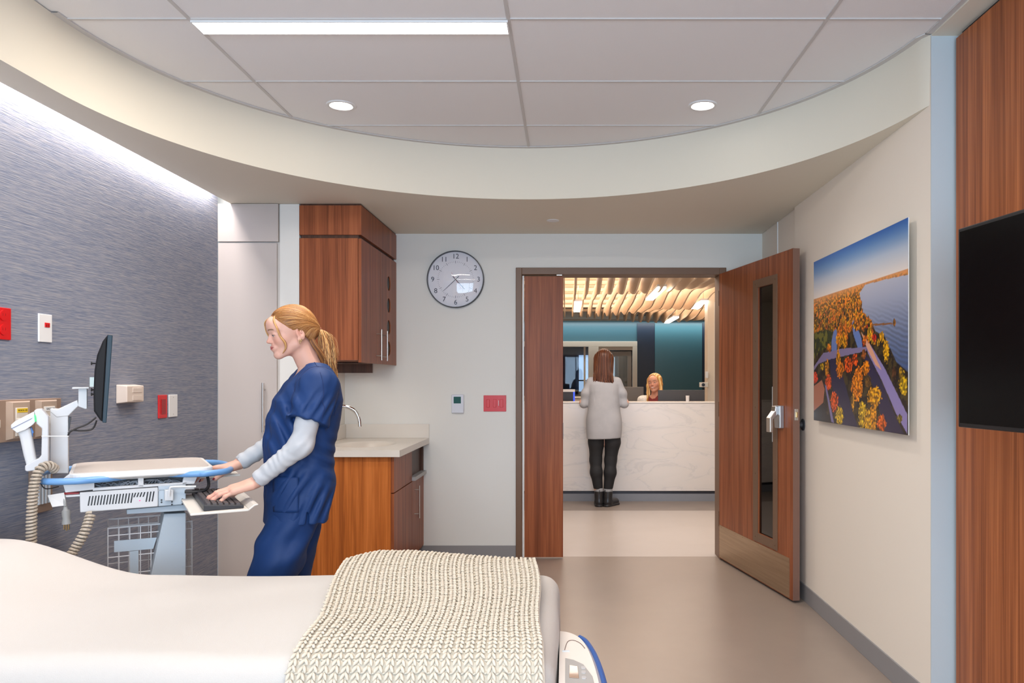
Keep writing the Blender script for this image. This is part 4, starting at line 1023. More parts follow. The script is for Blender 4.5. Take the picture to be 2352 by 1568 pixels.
# knitted throw ----------------------------------------------------------
def make_throw():
    prof = [(2.680, .600), (2.676, .650), (2.655, .690), (2.600, .712), (2.50, .722), (2.35, .722), (2.20, .720), (2.05, .716), (1.92, .709), (1.85, .696), (1.805, .675), (1.782, .635), (1.772, .58), (1.770, .50), (1.772, .38), (1.775, .27)]
    pp = smoothpath([(0, y, z) for y, z in prof], 10); L = [0]
    for i in range(1, len(pp)): L.append(L[-1] + (pp[i] - pp[i - 1]).length)
    L = np.array(L); PY = np.array([p.y for p in pp]); PZ = np.array([p.z for p in pp]); tot = L[-1]
    def base(s, t):     # s 0..1 across ribs, t metres along
        y = np.interp(t, L, PY); z = np.interp(t, L, PZ)
        k = np.clip((y - 1.78) / .86, 0, 1)
        # puffed fold along the far edge, gathered more at its left-hand half
        puff = .036 * np.clip((y - 2.15) / .5, 0, 1) ** 1.3 * (np.clip(np.minimum((s) / .16, 1), 0, 1) ** .6) * (1 - .62 * np.clip((s - .35) / .65, 0, 1))
        z = z + puff
        xl = -.660 - .018 * k - .075 * np.clip((k - .25) / .75, 0, 1) + .012 * np.sin(k * 5)
        xr = -.052 - .050 * np.clip((k - .1), 0, 1) ** .8
        sk = s + .012 * np.sin(s * 6.28) * np.sin(k * 3)
        x = xl + (xr - xl) * sk + .006 * np.sin(t * 9 + s * 4)
        y = y + .018 * np.sin(s * 5 + .5) * k
        return np.stack([x, y, z], -1)
    def frame_(s, t):
        e = 2e-3; p = base(s, t); ds = base(s + e, t) - base(s - e, t); dt = base(s, t + e) - base(s, t - e)
        ds /= np.linalg.norm(ds, axis=-1, keepdims=True) + 1e-12; dt /= np.linalg.norm(dt, axis=-1, keepdims=True) + 1e-12
        n = np.cross(dt, ds); n /= np.linalg.norm(n, axis=-1, keepdims=True) + 1e-12
        n = np.where(((n[..., 2:3] * 1.0 - n[..., 1:2]) < 0), -n, n)
        return p, ds, dt, n
    NR = 23
    rows = int(tot / .0142)
    # backing cloth following the ribs
    ns, nt_ = NR * 10 + 1, 160
    s = np.linspace(0, 1, ns); t = np.linspace(0, tot, nt_); Sg, Tg = np.meshgrid(s, t, indexing='ij')
    p, ds, dt, n = frame_(Sg, Tg)
    hgt = .001 + .005 * np.sqrt(np.abs(np.sin(Sg * NR * math.pi)))
    p = p + n * hgt[..., None]
    V = [p.reshape(-1, 3)]; I = np.arange(ns * nt_).reshape(ns, nt_)
    Fq = [np.stack([I[:-1, :-1], I[1:, :-1], I[1:, 1:], I[:-1, 1:]], -1).reshape(-1, 4)]
    # stitches: two plump strands per V, with smaller ones in the furrows
    nu, nv = 6, 5
    u = np.linspace(-1, 1, nu); a = np.arange(nv) / nv * 2 * math.pi
    rad = np.sqrt(np.clip(1 - u ** 2, 0, 1)) * .92 + .08
    lx = np.repeat(u, nv); la = np.tile(a, nu); lr = np.repeat(rad, nv)
    off = ns * nt_
    J = np.arange(nu * nv).reshape(nu, nv); fq = []
    for i in range(nu - 1):
        for j in range(nv): fq.append((J[i, j], J[i, (j + 1) % nv], J[i + 1, (j + 1) % nv], J[i + 1, j]))
    fq = np.array(fq)
    rg = np.random.RandomState(2)
    ss = []; tt = []; tilt = []; ln = []; wd = []; up = []
    rw = .61 / NR
    for c in range(NR):
        for r in range(rows):
            for sg in (-1, 1):
                ss.append((c + .5 + sg * .20) / NR); tt.append((r + .5) * tot / rows); tilt.append(sg * .42); ln.append(.0108); wd.append(.0046); up.append(.0095)
            if r % 2 == 0:
                ss.append((c + .02) / NR if c else .005); tt.append((r + 1) * tot / rows); tilt.append(1.35 if r % 4 else -1.35); ln.append(.0075); wd.append(.0032); up.append(.0045)
    ss = np.clip(np.array(ss), 0, 1); tt = np.array(tt) + rg.normal(0, .0008, len(tt)); tilt = np.array(tilt) + rg.normal(0, .08, len(tt)); ln = np.array(ln); wd = np.array(wd); up = np.array(up) + rg.normal(0, .0007, len(tt))
    p, ds, dt, n = frame_(ss, np.clip(tt, 0, tot))
    ax = dt * np.cos(tilt)[:, None] + ds * np.sin(tilt)[:, None] + n * .22; ax /= np.linalg.norm(ax, axis=1, keepdims=True)
    b1 = np.cross(n, ax); b1 /= np.linalg.norm(b1, axis=1, keepdims=True); b2 = np.cross(ax, b1)
    c0 = p + n * up[:, None]
    vv = c0[:, None] + ax[:, None] * (lx * 1)[None, :, None] * ln[:, None, None] + (b1[:, None] * np.cos(la)[None, :, None] + b2[:, None] * np.sin(la)[None, :, None]) * (lr[None, :] * wd[:, None])[..., None]
    V.append(vv.reshape(-1, 3)); K = len(ss)
    Fq.append((fq[None] + (np.arange(K) * nu * nv)[:, None, None]).reshape(-1, 4) + off)
    o = link('knitted_throw', np.concatenate(V), np.concatenate(Fq), mat('cream_wool', (.62, .55, .44), .95, bump=.4, bscale=900, sheen=.2), smooth=True)
    tag(o, 'cream chunky knitted throw draped across the foot of the bed', 'throw blanket')
make_throw()
# =================================================================== HALL BEYOND THE DOOR
HB = 15.5; HC = 2.56
sbox('floor_hall', -3.0, 4.2, YB + .08, 7.84, -.1, 0, M_floor2)
sbox('floor_hall_band', -3.0, 4.2, 7.84, HB, -.1, 0, M_floor3)
sbox('ceiling_hall', -3.0, 4.2, YB + .15, HB + .12, HC, HC + .1, mat('hall_ceiling_paint', (.80, .74, .68), .8))
sbox('wall_hall_left', -3.1, -3.0, YB + .15, HB, 0, HC, M_wall)
sbox('wall_hall_right', 4.2, 4.3, YB + .15, HB, 0, HC, M_wall)
struct(MB().box(-3.0, -1.66, YB + .01, YB + .15, 0, HC).box(1.75, 4.2, YB + .01, YB + .15, 0, HC).build('wall_hall_front', M_wall))
struct(MB().box(1.775, 4.2, 9.55, 9.75, 0, HC).build('wall_hall_pier', mat('hall_cream_paint', (.72, .62, .50), .5)))
sbox('trim_7', 1.86, 1.90, 9.53, 9.55, 0, 2.32, M_white); 
M_teal = mat('teal_wall_panel', (.065, .17, .20), .35); M_teall = mat('light_teal_wall_panel', (.055, .135, .165), .35); M_navy = mat('navy_wall_panel', (.016, .026, .045), .4)
# back wall: panels around the door opening
z0d = 2.13
struct(MB().box(-3.0, 1.445, HB, HB + .1, z0d, HC).box(-3.0, -.9, HB, HB + .1, 0, z0d).box(1.445, 4.2, HB, HB + .1, 0, HC).build('wall_hall_back', M_teall))
sbox('trim_8', 1.445, 1.80, HB - .03, HB, 0, HC - .06, M_navy)
sbox('trim_9', 1.805, 2.765, HB - .03, HB, 0, HC - .06, M_teal)
sbox('trim_10', 2.77, 4.2, HB - .03, HB, 0, HC - .06, M_navy)
sbox('trim_11', -3.0, 4.2, HB - .32, HB - .26, HC - .03, HC, mat('cove_lip', (.62, .55, .48), .6))
# cream frame, glazed opening and door in the back wall
M_frm = mat('cream_door_frame', (.80, .68, .54), .45)
df = struct(MB().box(-.9, 1.445, HB - .06, HB + .12, 2.02, z0d).box(.455, .66, HB - .06, HB + .12, 0, 2.02).box(1.35, 1.445, HB - .06, HB + .12, 0, 2.02).box(.66, 1.35, HB - .03, HB + .12, 1.95, 2.02).build('trim_12', M_frm, bevel=.004))
d3 = struct(MB().box(.70, .78, HB + .0, HB + .05, .02, 1.93).box(1.25, 1.33, HB + .0, HB + .05, .02, 1.93).box(.78, 1.25, HB + .0, HB + .05, .02, .30).box(.78, 1.25, HB, HB + .05, 1.83, 1.93).build('door_3', mat('dark_taupe_door', (.30, .24, .19), .4)))
MB().box(.78, 1.25, HB + .02, HB + .028, .30, 1.83).build('door_glass', clear('hall_door_glass', (.8, .85, .85), .03), d3)
w2 = struct(MB().box(.36, .40, HB + .02, HB + .06, 0, 2.02).box(-.88, .36, HB + .02, HB + .06, 0, .3).build('window_2', M_frm))
MB().box(-.88, .455, HB + .035, HB + .04, .3, 2.02).build('window_pane', clear('hall_window_glass', (.75, .82, .9), -.02), w2)
# the room behind
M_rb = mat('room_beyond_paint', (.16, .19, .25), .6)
sbox('wall_beyond_back', -1.5, 2.0, HB + 3.0, HB + 3.1, 0, HC, M_rb); sbox('wall_beyond_left', -1.6, -1.5, HB + .12, HB + 3.1, 0, HC, M_rb); sbox('wall_beyond_right', 2.0, 2.1, HB + .12, HB + 3.1, 0, HC, M_rb)
sbox('floor_beyond', -1.5, 2.0, HB + .12, HB + 3.0, -.1, 0, M_floor3); sbox('ceiling_beyond', -1.5, 2.0, HB + .12, HB + 3.0, HC, HC + .1, M_rb)
M_day = mat('daylight_window', (.6, .75, .9), .5, emit=.75, ecol=(.62, .78, .95))
w3 = struct(MB().box(.30, .62, HB + 2.97, HB + 3.0, .7, 1.95).build('window_3', M_day))
MB().box(.29, .63, HB + 2.95, HB + 2.97, 1.32, 1.35).box(.29, .31, HB + 2.95, HB + 2.97, .7, 1.95).build('window_frame', M_navy, w3)
w4 = struct(MB().box(1.06, 1.18, HB + 2.97, HB + 3.0, .6, 1.9).box(1.32, 1.42, HB + 2.97, HB + 3.0, .9, 1.8).build('window_4', M_day))
tag(MB().box(1.20, 1.60, HB + 1.9, HB + 2.2, 0, 1.9).build('bookcase', M_wood, bevel=.01), 'brown wooden cabinet seen through the glazed door beyond the hall', 'cabinet')

# reception counter -------------------------------------------------------
def marble():
    m, nt, b = newmat('white_marble_laminate'); L = nt.links.new
    tc = nt.nodes.new('ShaderNodeTexCoord'); mp = nt.nodes.new('ShaderNodeMapping'); mp.inputs['Rotation'].default_value = (0, R(28), 0); mp.inputs['Scale'].default_value = (.7, 1, 2.2)
    n = nt.nodes.new('ShaderNodeTexNoise'); n.inputs['Scale'].default_value = 2.2; n.inputs['Detail'].default_value = 9; n.inputs['Distortion'].default_value = .9
    cr = nt.nodes.new('ShaderNodeValToRGB'); el = cr.color_ramp.elements
    el[0].position = .40; el[0].color = (.80, .74, .70, 1); el[1].position = .62; el[1].color = (.80, .74, .70, 1)
    e = el.new(.495); e.color = (.78, .73, .70, 1); e = el.new(.508); e.color = (.70, .66, .64, 1); e = el.new(.53); e.color = (.78, .73, .69, 1)
    L(tc.outputs['Object'], mp.inputs[0]); L(mp.outputs[0], n.inputs['Vector']); L(n.outputs[0], cr.inputs[0]); L(cr.outputs[0], b.inputs['Base Color'])
    b.inputs['Roughness'].default_value = .22; return m
rc = thing('reception_counter', (1.0, 8.6, 0), 'white marble-faced reception counter across the hall', 'counter')
MB().box(-2.2, 2.9, 8.44, 8.50, .115, 1.088).build('front_panel', marble(), rc, bevel=.002)
MB().box(-2.2, 2.9, 8.43, 8.78, 1.088, 1.100).build('transaction_top', mat('counter_cap', (.78, .72, .67), .3), rc, bevel=.002)
MB().box(-2.2, 2.9, 8.455, 8.53, 0, .085).build('toe_base', mat('grey_toe_base', (.24, .25, .28), .45), rc)
MB().box(-2.2, 2.9, 8.452, 8.53, .085, .115).build('shadow_strip', mat('dark_navy_strip', (.02, .022, .035), .4), rc)
MB().box(-2.2, 2.9, 8.50, 8.56, 0, 1.08).box(-2.2, 1.77, 8.56, 9.35, .72, .75).build('desk_surface', mat('desk_laminate', (.55, .48, .42), .4), rc)
# raised back counter behind with cream face
bc = thing('back_counter', (.2, 11.6, 0), 'low cream work counter behind the reception desk', 'counter')
MB().box(-1.5, 1.75, 11.3, 11.9, 0, 1.075).build('body', mat('back_counter_cream', (.62, .54, .46), .45), bc)
MB().box(-1.52, 1.77, 11.28, 11.92, 1.075, 1.10).build('top', mat('back_counter_top', (.74, .68, .60), .35), bc, bevel=.003)
# monitors
def back_monitor(x0, x1, y, z0, z1, lab, tilt=0, m=M_dark, base=.75):
    t = thing('desk_monitor', ((x0 + x1) / 2, y, base), lab, 'monitor', 'reception monitors')
    MB().box(x0, x1, y, y + .02, z0, z1).build('screen_housing', m, t, bevel=.004)
    xm = (x0 + x1) / 2
    MB().box(x0 + .01, x1 - .01, y + .02, y + .022, z0 + .01, z1 - .01).build('screen', MATS['monitor_screen'], t)
    MB().box(xm - .10, xm + .10, y - .08, y + .12, base, base + .012).box(xm - .02, xm + .02, y - .02, y, base, z0 + .1).build('stand', m, t)
    return t
sd = thing('side_desk', (1.0, 10.3, 0), 'low desk behind the receptionist carrying the grey monitor', 'desk')
MB().box(.5, 1.5, 10.05, 10.65, .72, .75).build('desk_top', MATS['desk_laminate'], sd)
for x in (.53, 1.43): MB().box(x, x + .04, 10.1, 10.6, 0, .72).build('leg', MATS['desk_laminate'], sd)
M_mong = mat('monitor_back_grey', (.060, .055, .058), .45)
back_monitor(1.078, 1.625, 8.92, .90, 1.226, 'wide black monitor turned away at the right of the receptionist', m=M_mong)
back_monitor(.78, 1.05, 10.3, .96, 1.252, 'grey monitor behind and left of the receptionist', m=mat('monitor_grey_front', (.14, .125, .115), .5), base=.75)
tdx = thing('side_monitor', (.02, 8.95, .75), 'dark monitor with blue glowing edge left of the standing woman', 'monitor')
MB().box(-.28, .085, 8.95, 8.97, .85, 1.205).build('screen_housing', mat('side_monitor_back', (.03, .022, .025), .4), tdx)
MB().box(.085, .104, 8.948, 8.972, .85, 1.205).build('lit_edge', mat('blue_screen_glow', (.03, .08, .6), .4, emit=.7, ecol=(.04, .10, .9)), tdx)
MB().box(-.29, .106, 8.945, 8.975, 1.205, 1.235).build('top_rim', MATS['counter_cap'], tdx)
MB().box(-.18, .02, 8.9, 9.1, .75, .762).box(-.1, -.06, 8.97, 8.99, .75, .95).build('stand', M_dark, tdx)
ph = thing('desk_phone', (.25, 11.5, 1.10), 'black desk telephone on the back counter left of the woman', 'telephone')
MB().prism([(11.40, 1.10), (11.60, 1.10), (11.60, 1.17), (11.40, 1.12)], .13, .36, 'x').build('base', M_black, ph, bevel=.004)
MB().box(.14, .19, 11.40, 11.60, 1.165, 1.195).build('handset', M_black, ph, bevel=.01)
tag(MB().lathe((1.372, 8.6, 1.10), [(.018, 0), (.019, .0), (.021, .068), (.018, .068), (.016, .01), (.0001, .01)], 'z', 20).build('paper_cup', mat('cup_white', (.72, .68, .66), .5), smooth='auto'),
    'small white cup on the reception counter in front of the monitor', 'cup')
# small wall devices on the navy panel / cream pier
t = thing('wall_intercom', (1.70, 9.55, 1.22), 'white intercom panel with dark round camera at the right of the hall', 'intercom')
MB().box(1.665, 1.774, 9.50, 9.52, 1.255, 1.315).box(1.76, 1.78, 9.52, 9.56, 1.26, 1.31).build('faceplate', mat('intercom_white', (.70, .66, .58), .4), t, bevel=.004)
MB().lathe((1.712, 9.499, 1.285), [(.021, 0), (.021, -.004), (.010, -.006), (.0001, -.006)], 'y', 20).build('camera_window', M_navy, t, smooth='auto')
t = MB().box(1.742, 1.774, 9.50, 9.548, 1.37, 1.45).box(1.76, 1.785, 9.54, 9.552, 1.38, 1.44).build('notice_holder', M_white, bevel=.002)
tag(t, 'small white holder on the cream pier above the intercom', 'notice holder')

# ceiling fins: wavy wooden baffles hung side by side ------------------------
M_fin = mat('maple_baffle', (.78, .60, .43), .5)
def fin(x, seed):
    y0, y1 = 7.2, 13.2; n = 72; ztop = HC - .06; vs = []; fs = []
    for i in range(n + 1):
        y = y0 + (y1 - y0) * i / n
        d = .145 + .052 * math.sin(y * 2.3 + x * 2.1) + .022 * math.sin(y * 4.1 - x * 1.3)
        if i > n - 5: d *= .55 + .45 * (n - i) / 5
        for dx in (-.009, .009):
            vs.append((x + dx, y, ztop)); vs.append((x + dx, y, ztop - d))
    for i in range(n):
        a = i * 4; b = a + 4
        fs += [(a, b, b + 1, a + 1), (a + 2, a + 3, b + 3, b + 2), (a + 1, b + 1, b + 3, a + 3), (a, a + 2, b + 2, b)]
    fs += [(0, 1, 3, 2), (n * 4, n * 4 + 2, n * 4 + 3, n * 4 + 1)]
    o = link('ceiling_baffle', vs, fs, M_fin); 
    bm = bmesh.new(); bm.from_mesh(o.data); bmesh.ops.recalc_face_normals(bm, faces=bm.faces); bm.to_mesh(o.data); bm.free()
    tag(o, 'wavy pale wood ceiling baffle running away over the reception area', 'ceiling baffle', 'wavy wood baffles over the hall')
xf_ = -.15
i = 0
while xf_ < 3.2:
    fin(xf_, i); xf_ += .128; i += 1
for k in range(7):
    y = 8.4 + k * .72
    o = MB().box(-.6, 3.35, y, y + .03, HC - .07, HC - .028).build('baffle_rail', M_fin)
    tag(o, 'pale wood cross rail above the wavy ceiling baffles', 'ceiling rail', 'cross rails above the baffles')
M_hg = mat('hall_lamp_glow', (1, 1, 1), .5, emit=9, ecol=(1, .93, .82))
lamps = [('slim lit ceiling bar at the left of the hall baffles', .155, 9.6, 10.9), ('long lit ceiling bar in the middle of the hall baffles', 1.02, 8.1, 9.3), ('short lit ceiling bar at the far middle of the hall', 1.72, 11.9, 13.0), ('short lit ceiling bar nearer the right of the hall', 1.73, 9.5, 10.4)]
for lab, x, y0, y1 in lamps:
    t = thing('baffle_light', (x, (y0 + y1) / 2, HC - .24), lab, 'ceiling light', 'lights among the baffles')
    zz = HC - .245
    MB().box(x - .045, x + .045, y0, y1, zz, zz + .02).build('diffuser', M_hg, t, bevel=.003)
    MB().box(x - .05, x + .05, y0 - .005, y1 + .005, zz + .02, zz + .045).build('housing', M_white, t)
    MB().tube([(x, y0 + .1, zz + .04), (x, y0 + .1, HC)], .004, 6).tube([(x, y1 - .1, zz + .04), (x, y1 - .1, HC)], .004, 6).build('suspension_rod', M_steel, t)
t = thing('air_vent', (1.35, 13.9, HC), 'black slotted air vent in the hall ceiling', 'air vent')
m = MB()
for i in range(3): m.box(1.22 + i * .11, 1.27 + i * .11, 13.5, 14.4, HC - .006, HC - .001)
m.build('slots', M_black, t)
tag(MB().lathe((.16, 13.9, HC), [(.10, 0), (.10, -.02), (.07, -.04), (.0001, -.042)], 'z', 24).build('smoke_detector', M_white, smooth='auto'), 'round white smoke detector on the hall ceiling', 'smoke detector')
# =================================================================== PEOPLE
def lin255(c): c = np.array(c, dtype=float) / 255.; return np.where(c < .04045, c / 12.92, ((c + .055) / 1.055) ** 2.4)
SKIN = lin255((218, 170, 150)); LIP = lin255((190, 96, 92)); 
def frame2(o, fx, fy):
    """local (forward, left, up) -> world"""
    n = math.hypot(fx, fy); fx, fy = fx / n, fy / n
    return Matrix(((fx, -fy, 0, o[0]), (fy, fx, 0, o[1]), (0, 0, 1, o[2]), (0, 0, 0, 1)))
def tf(M, P):
    A = np.array(M); return P @ A[:3, :3].T + A[:3, 3]
# head in its own frame: x forward, y left, z up, origin between the ears
def head_sdf(g, smile=0.0, neck=True):
    d = ell(g, (-.014, 0, .042), (.096, .074, .078))
    d = smin(d, ell(g, (.022, 0, .012), (.066, .064, .076)), .03)
    d = smin(d, ell(g, (.030, 0, -.040), (.052, .052, .060)), .03)
    for s in (-1, 1):
        d = smin(d, cap(g, (-.004, s * .048, -.052), (.066, s * .014, -.092), .017, .015), .022)
        d = smin(d, ell(g, (.056, s * .036, -.022), (.026, .022, .024)), .02)
        d = smin(d, cap(g, (.082, s * .010, .022), (.070, s * .042, .024), .011, .010), .012)
        d = smax(d, -ell(g, (.0945, s * .031, .004), (.014, .017, .0105)), .010)
        d = smin(d, ell(g, (.0745, s * .031, .003), (.0145, .0165, .0125)), .004)
    d = smin(d, ell(g, (.074, 0, -.090), (.016, .018, .016)), .014)       # chin
    d = smin(d, ell(g, (.078, 0, .045), (.022, .04, .03)), .03)          # forehead
    d = smin(d, cap(g, (.080, 0, .004), (.091, 0, -.024), .0085, .0105), .008)
    d = smin(d, cap(g, (.0885, 0, .010), (.1035, 0, -.025), .0060, .0068), .009)   # nose
    d = smin(d, ell(g, (.1040, 0, -.0265), (.0085, .0080, .0068)), .006)
    for s in (-1, 1):
        d = smin(d, ell(g, (.0950, s * .0105, -.030), (.0080, .0058, .0056)), .005)
        d = smax(d, -ell(g, (.1005, s * .0055, -.0360), (.0040, .0024, .0022)), .003)
    w = .020 + .006 * smile
    d = smin(d, ell(g, (.083, 0, -.057), (.016, .026, .018)), .012)
    dz = -.003 + smile * 6 * (np.abs(g.Y)) ** 2 * 1.0
    g2 = type('q', (), {})(); g2.X = g.X + 8 * g.Y ** 2; g2.Y = g.Y; g2.Z = g.Z - smile * 11 * g.Y ** 2
    d = smin(d, ell(g2, (.0935, 0, -.0520), (.0072, w, .0040)), .003)
    d = smin(d, ell(g2, (.0920, 0, -.0608), (.0075, w * .85, .0046)), .003)
    d = smax(d, -ell(g2, (.1010, 0, -.0563), (.0075, w * 1.05, .0012)), .002)
    for s in (-1, 1):                                                       # ears
        e = ell(g, (-.020, s * .074, -.006), (.019, .009, .032), ry=.25)
        e = smax(e, -ell(g, (-.018, s * .084, -.001), (.0115, .0075, .020), ry=.25), .004)
        e = smin(e, ell(g, (-.021, s * .083, -.001), (.004, .003, .010), ry=.3), .003)
        e = smin(e, ell(g, (-.011, s * .074, -.032), (.008, .006, .010)), .006)
        d = smin(d, e, .006)
    if neck: d = smin(d, cap(g, (-.022, 0, -.03), neck if isinstance(neck, tuple) else (-.045, 0, -.19), .050, .056), .022)
    return d
def head_colors(P, skin, lip, smile=0):
    x, y, z = P[:, 0], P[:, 1], P[:, 2]; C = np.tile(skin, (len(P), 1))
    def blend(m, c): m = np.clip(m, 0, 1)[:, None]; return C * (1 - m) + np.array(c) * m
    zz = z - smile * 11 * y ** 2
    red = skin * np.array([1.0, .72, .68])
    for s in (-1, 1): C = blend(.55 * np.exp(-(((x - .075) / .03) ** 2 + ((y - s * .038) / .022) ** 2 + ((z + .028) / .02) ** 2)), red)
    C = blend(.6 * np.exp(-(((x - .116) / .015) ** 2 + (y / .014) ** 2 + ((z + .028) / .012) ** 2)), red)
    for s in (-1, 1): C = blend(.5 * np.exp(-(((y - s * .078) / .01) ** 2 + ((z) / .03) ** 2 + ((x + .01) / .02) ** 2)), red)
    m = (x > .085) * np.clip(1.6 - np.abs(zz + .0565) / .0062 , 0, 1) * np.clip(2.2 - 2 * np.abs(y) / .022, 0, 1); C = blend(m, lip)
    m = (x > .085) * np.clip(1.5 - np.abs(zz + .0563) / .0012, 0, 1) * (np.abs(y) < .022); C = blend(m * .8, np.array(lip) * .25)
    for s in (-1, 1):                                                        # brows, lash line, eye shade
        b = (z - (.0265 - 1.8 * (np.abs(y) - .028) ** 2 * 6)) ; m = (x > .055) * np.clip(1.4 - np.abs(b) / .0028, 0, 1) * np.clip((np.abs(y) - .010) / .004, 0, 1) * np.clip((.048 - np.abs(y)) / .006, 0, 1)
        C = blend(m * .75, (.17, .085, .04))
    return C
def eyes(M, root, look=(1, 0, -.3), lid=True, lashz=.0045, iris=(.10, .16, .2)):
    for s in (-1, 1):
        c = Vector((.0782, s * .031, .0025)); r = .0118
        m = MB(M).sphere(c, r, 10); o = m.build('eyeball', mat('eye_white', (.72, .68, .66), .2), root, smooth=True)
        L = Vector(look).normalized(); a = c + L * (r * .82)
        rot = L.to_track_quat('Z', 'Y').to_matrix().to_4x4()
        MB(M).sphere((0, 0, 0), (.0058, .0058, .0030), 8, xf=Matrix.Translation(a) @ rot).build('iris', mat('iris_%d' % int(iris[0] * 1000), iris, .15), o, smooth=True)
        MB(M).sphere((0, 0, 0), (.0026, .0026, .0032), 8, xf=Matrix.Translation(a + L * .0004) @ rot).build('pupil', M_black, o, smooth=True)
        if lid:   # lashes
            p = [Vector((.0768 + .0150 * math.cos(t), s * .031 + .0150 * math.sin(t), lashz - .0014 * abs(math.sin(t)) ** 2)) for t in [(-1.15 + 2.3 * i / 10) for i in range(11)]]
            MB(M).tube(p, [.0004] + [.0010] * 9 + [.0005], 6).build('eyelashes', mat('lash_brown', (.05, .025, .015), .6), root, smooth='auto')
def eyelids(g, d, close=.5):
    for s in (-1, 1):
        shell = ell(g, (.0765, s * .031, .003), (.0150, .0158, .0136))
        upper = smax(shell, -(g.Z - (.0110 - .013 * close - 6 * (g.Y - s * .031) ** 2)), .001)
        lower = smax(shell, (g.Z + .0060 - 4 * (g.Y - s * .031) ** 2), .001)
        d = smin(smin(d, upper, .002), lower, .002)
    return d
# hand frame: x to the fingertips, y to the thumb side, z back of the hand
def hand(M, fingers, thumb, res=.0017, wrist=(-.06, 0, .0), nail=None, root=None, side=1):
    g = G3((-.085, -.062, -.085), (.205, .088, .045), res)
    d = rbox(g, (.045, 0, 0), (.046, .038, .0135), .0130)
    d = smin(d, ell(g, (.010, .0, 0), (.030, .026, .0165)), .02)
    d = smin(d, cap(g, (-.012, .004, 0), wrist, .0215, .0235, (1, 1.12, .85)), .02)
    d = smin(d, ell(g, (.030, .028, -.008), (.034, .017, .015)), .012)
    F_ = None; nails = []
    base = [(.086, .028, .001), (.091, .0095, .003), (.087, -.0095, .002), (.078, -.0275, -.001)]
    lens = [(.040, .024, .020), (.044, .028, .021), (.041, .026, .020), (.033, .020, .018)]
    rads = [.0088, .0090, .0086, .0076]
    for b, l, r, (a0, a1, a2, sp) in zip(base, lens, rads, fingers):
        p = np.array(b); pts = [(p[0] - .018, p[1] * .96, p[2], r * 1.02), (*p, r)]; a = 0
        for q, (seg, da) in enumerate(zip(l, (a0, a1, a2))):
            a += da; v = np.array([math.cos(a) * math.cos(sp), math.sin(sp), -math.sin(a)]); p = p + v * seg; pts.append((*p, r * (.94, .86, .76)[q]))
        c = chain(g, pts, .004)
        for q in (1, 2, 3): c = smin(c, ell(g, pts[q][:3], (r * 1.08,) * 3), .004)
        F_ = c if F_ is None else np.minimum(F_, c)
        nrm = np.array([math.sin(a) * math.cos(sp), 0, math.cos(a)]); nails.append((p + v * .001 + nrm * (r * .55), v, nrm, r))
    t = chain(g, [(*q[:3], q[3]) for q in thumb], .005)
    d = smin(d, F_, .007); d = smin(d, t, .009)
    tp, tq = np.array(thumb[-2][:3]), np.array(thumb[-1][:3]); v = (tq - tp) / np.linalg.norm(tq - tp); nrm = np.array([0, .5, .85]); nrm = nrm - v * (nrm @ v); nrm /= np.linalg.norm(nrm)
    nails.append((tq + nrm * thumb[-1][3] * .6, v, nrm, thumb[-1][3]))
    P, Q = nets(g, d); P = relax(P, Q, 1)
    C = np.tile(SKIN, (len(P), 1)); 
    tip = np.clip((P[:, 0] - .10) / .06, 0, 1)[:, None] * .45; C = C * (1 - tip) + SKIN * np.array([1, .66, .62]) * tip
    for q in base:
        k = .4 * np.exp(-(((P - np.array(q)) ** 2).sum(1)) / .009 ** 2)[:, None]; C = C * (1 - k) + SKIN * np.array([1, .62, .58]) * k
    if side < 0: P = P * np.array([1, -1, 1]); Q = Q[:, ::-1]
    P = tf(M, P)
    if nail is not None:
        m = MB(M)
        for c, v, nr, r in nails:
            if side < 0: c, v, nr = c * np.array([1, -1, 1]), v * np.array([1, -1, 1]), nr * np.array([1, -1, 1])
            v, nr = Vector(v), Vector(nr); b = nr.cross(v)
            X = Matrix(((v.x, b.x, nr.x, c[0]), (v.y, b.y, nr.y, c[1]), (v.z, b.z, nr.z, c[2]), (0, 0, 0, 1)))
            m.sphere((.003, 0, 0), (.0085, r * .72, .0034), 6, xf=X)
        m.build('fingernails', nail, root, smooth=True)
    return P, Q, C
def basis(o, x, z):
    x = Vector(x).normalized(); z = Vector(z); z = (z - x * z.dot(x)).normalized(); y = z.cross(x)
    return Matrix(((x.x, y.x, z.x, o[0]), (x.y, y.y, z.y, o[1]), (x.z, y.z, z.z, o[2]), (0, 0, 0, 1)))
def strands(paths, r, n=5):
    V = []; Fs = []; k = 0
    m = MB()
    for p, rr in zip(paths, r): m.tube(p, rr, n, caps=True)
    return m
M_skin = vcol('skin', rough=.5, spec=.38, bump=.12, bscale=900, sss=.12)
M_scrub = ramp_mat('navy_scrub_cotton', (3, 3, 3), [(.3, (.006, .030, .115)), (.7, (.009, .040, .150))], rough=.62, bump=.15, detail=4, spec=.3)
def clothbump(mt, sc, st):
    pass
M_jersey = ramp_mat('pale_grey_jersey', (5, 5, 5), [(.3, (.47, .48, .50)), (.7, (.54, .55, .57))], rough=.8, bump=.1)

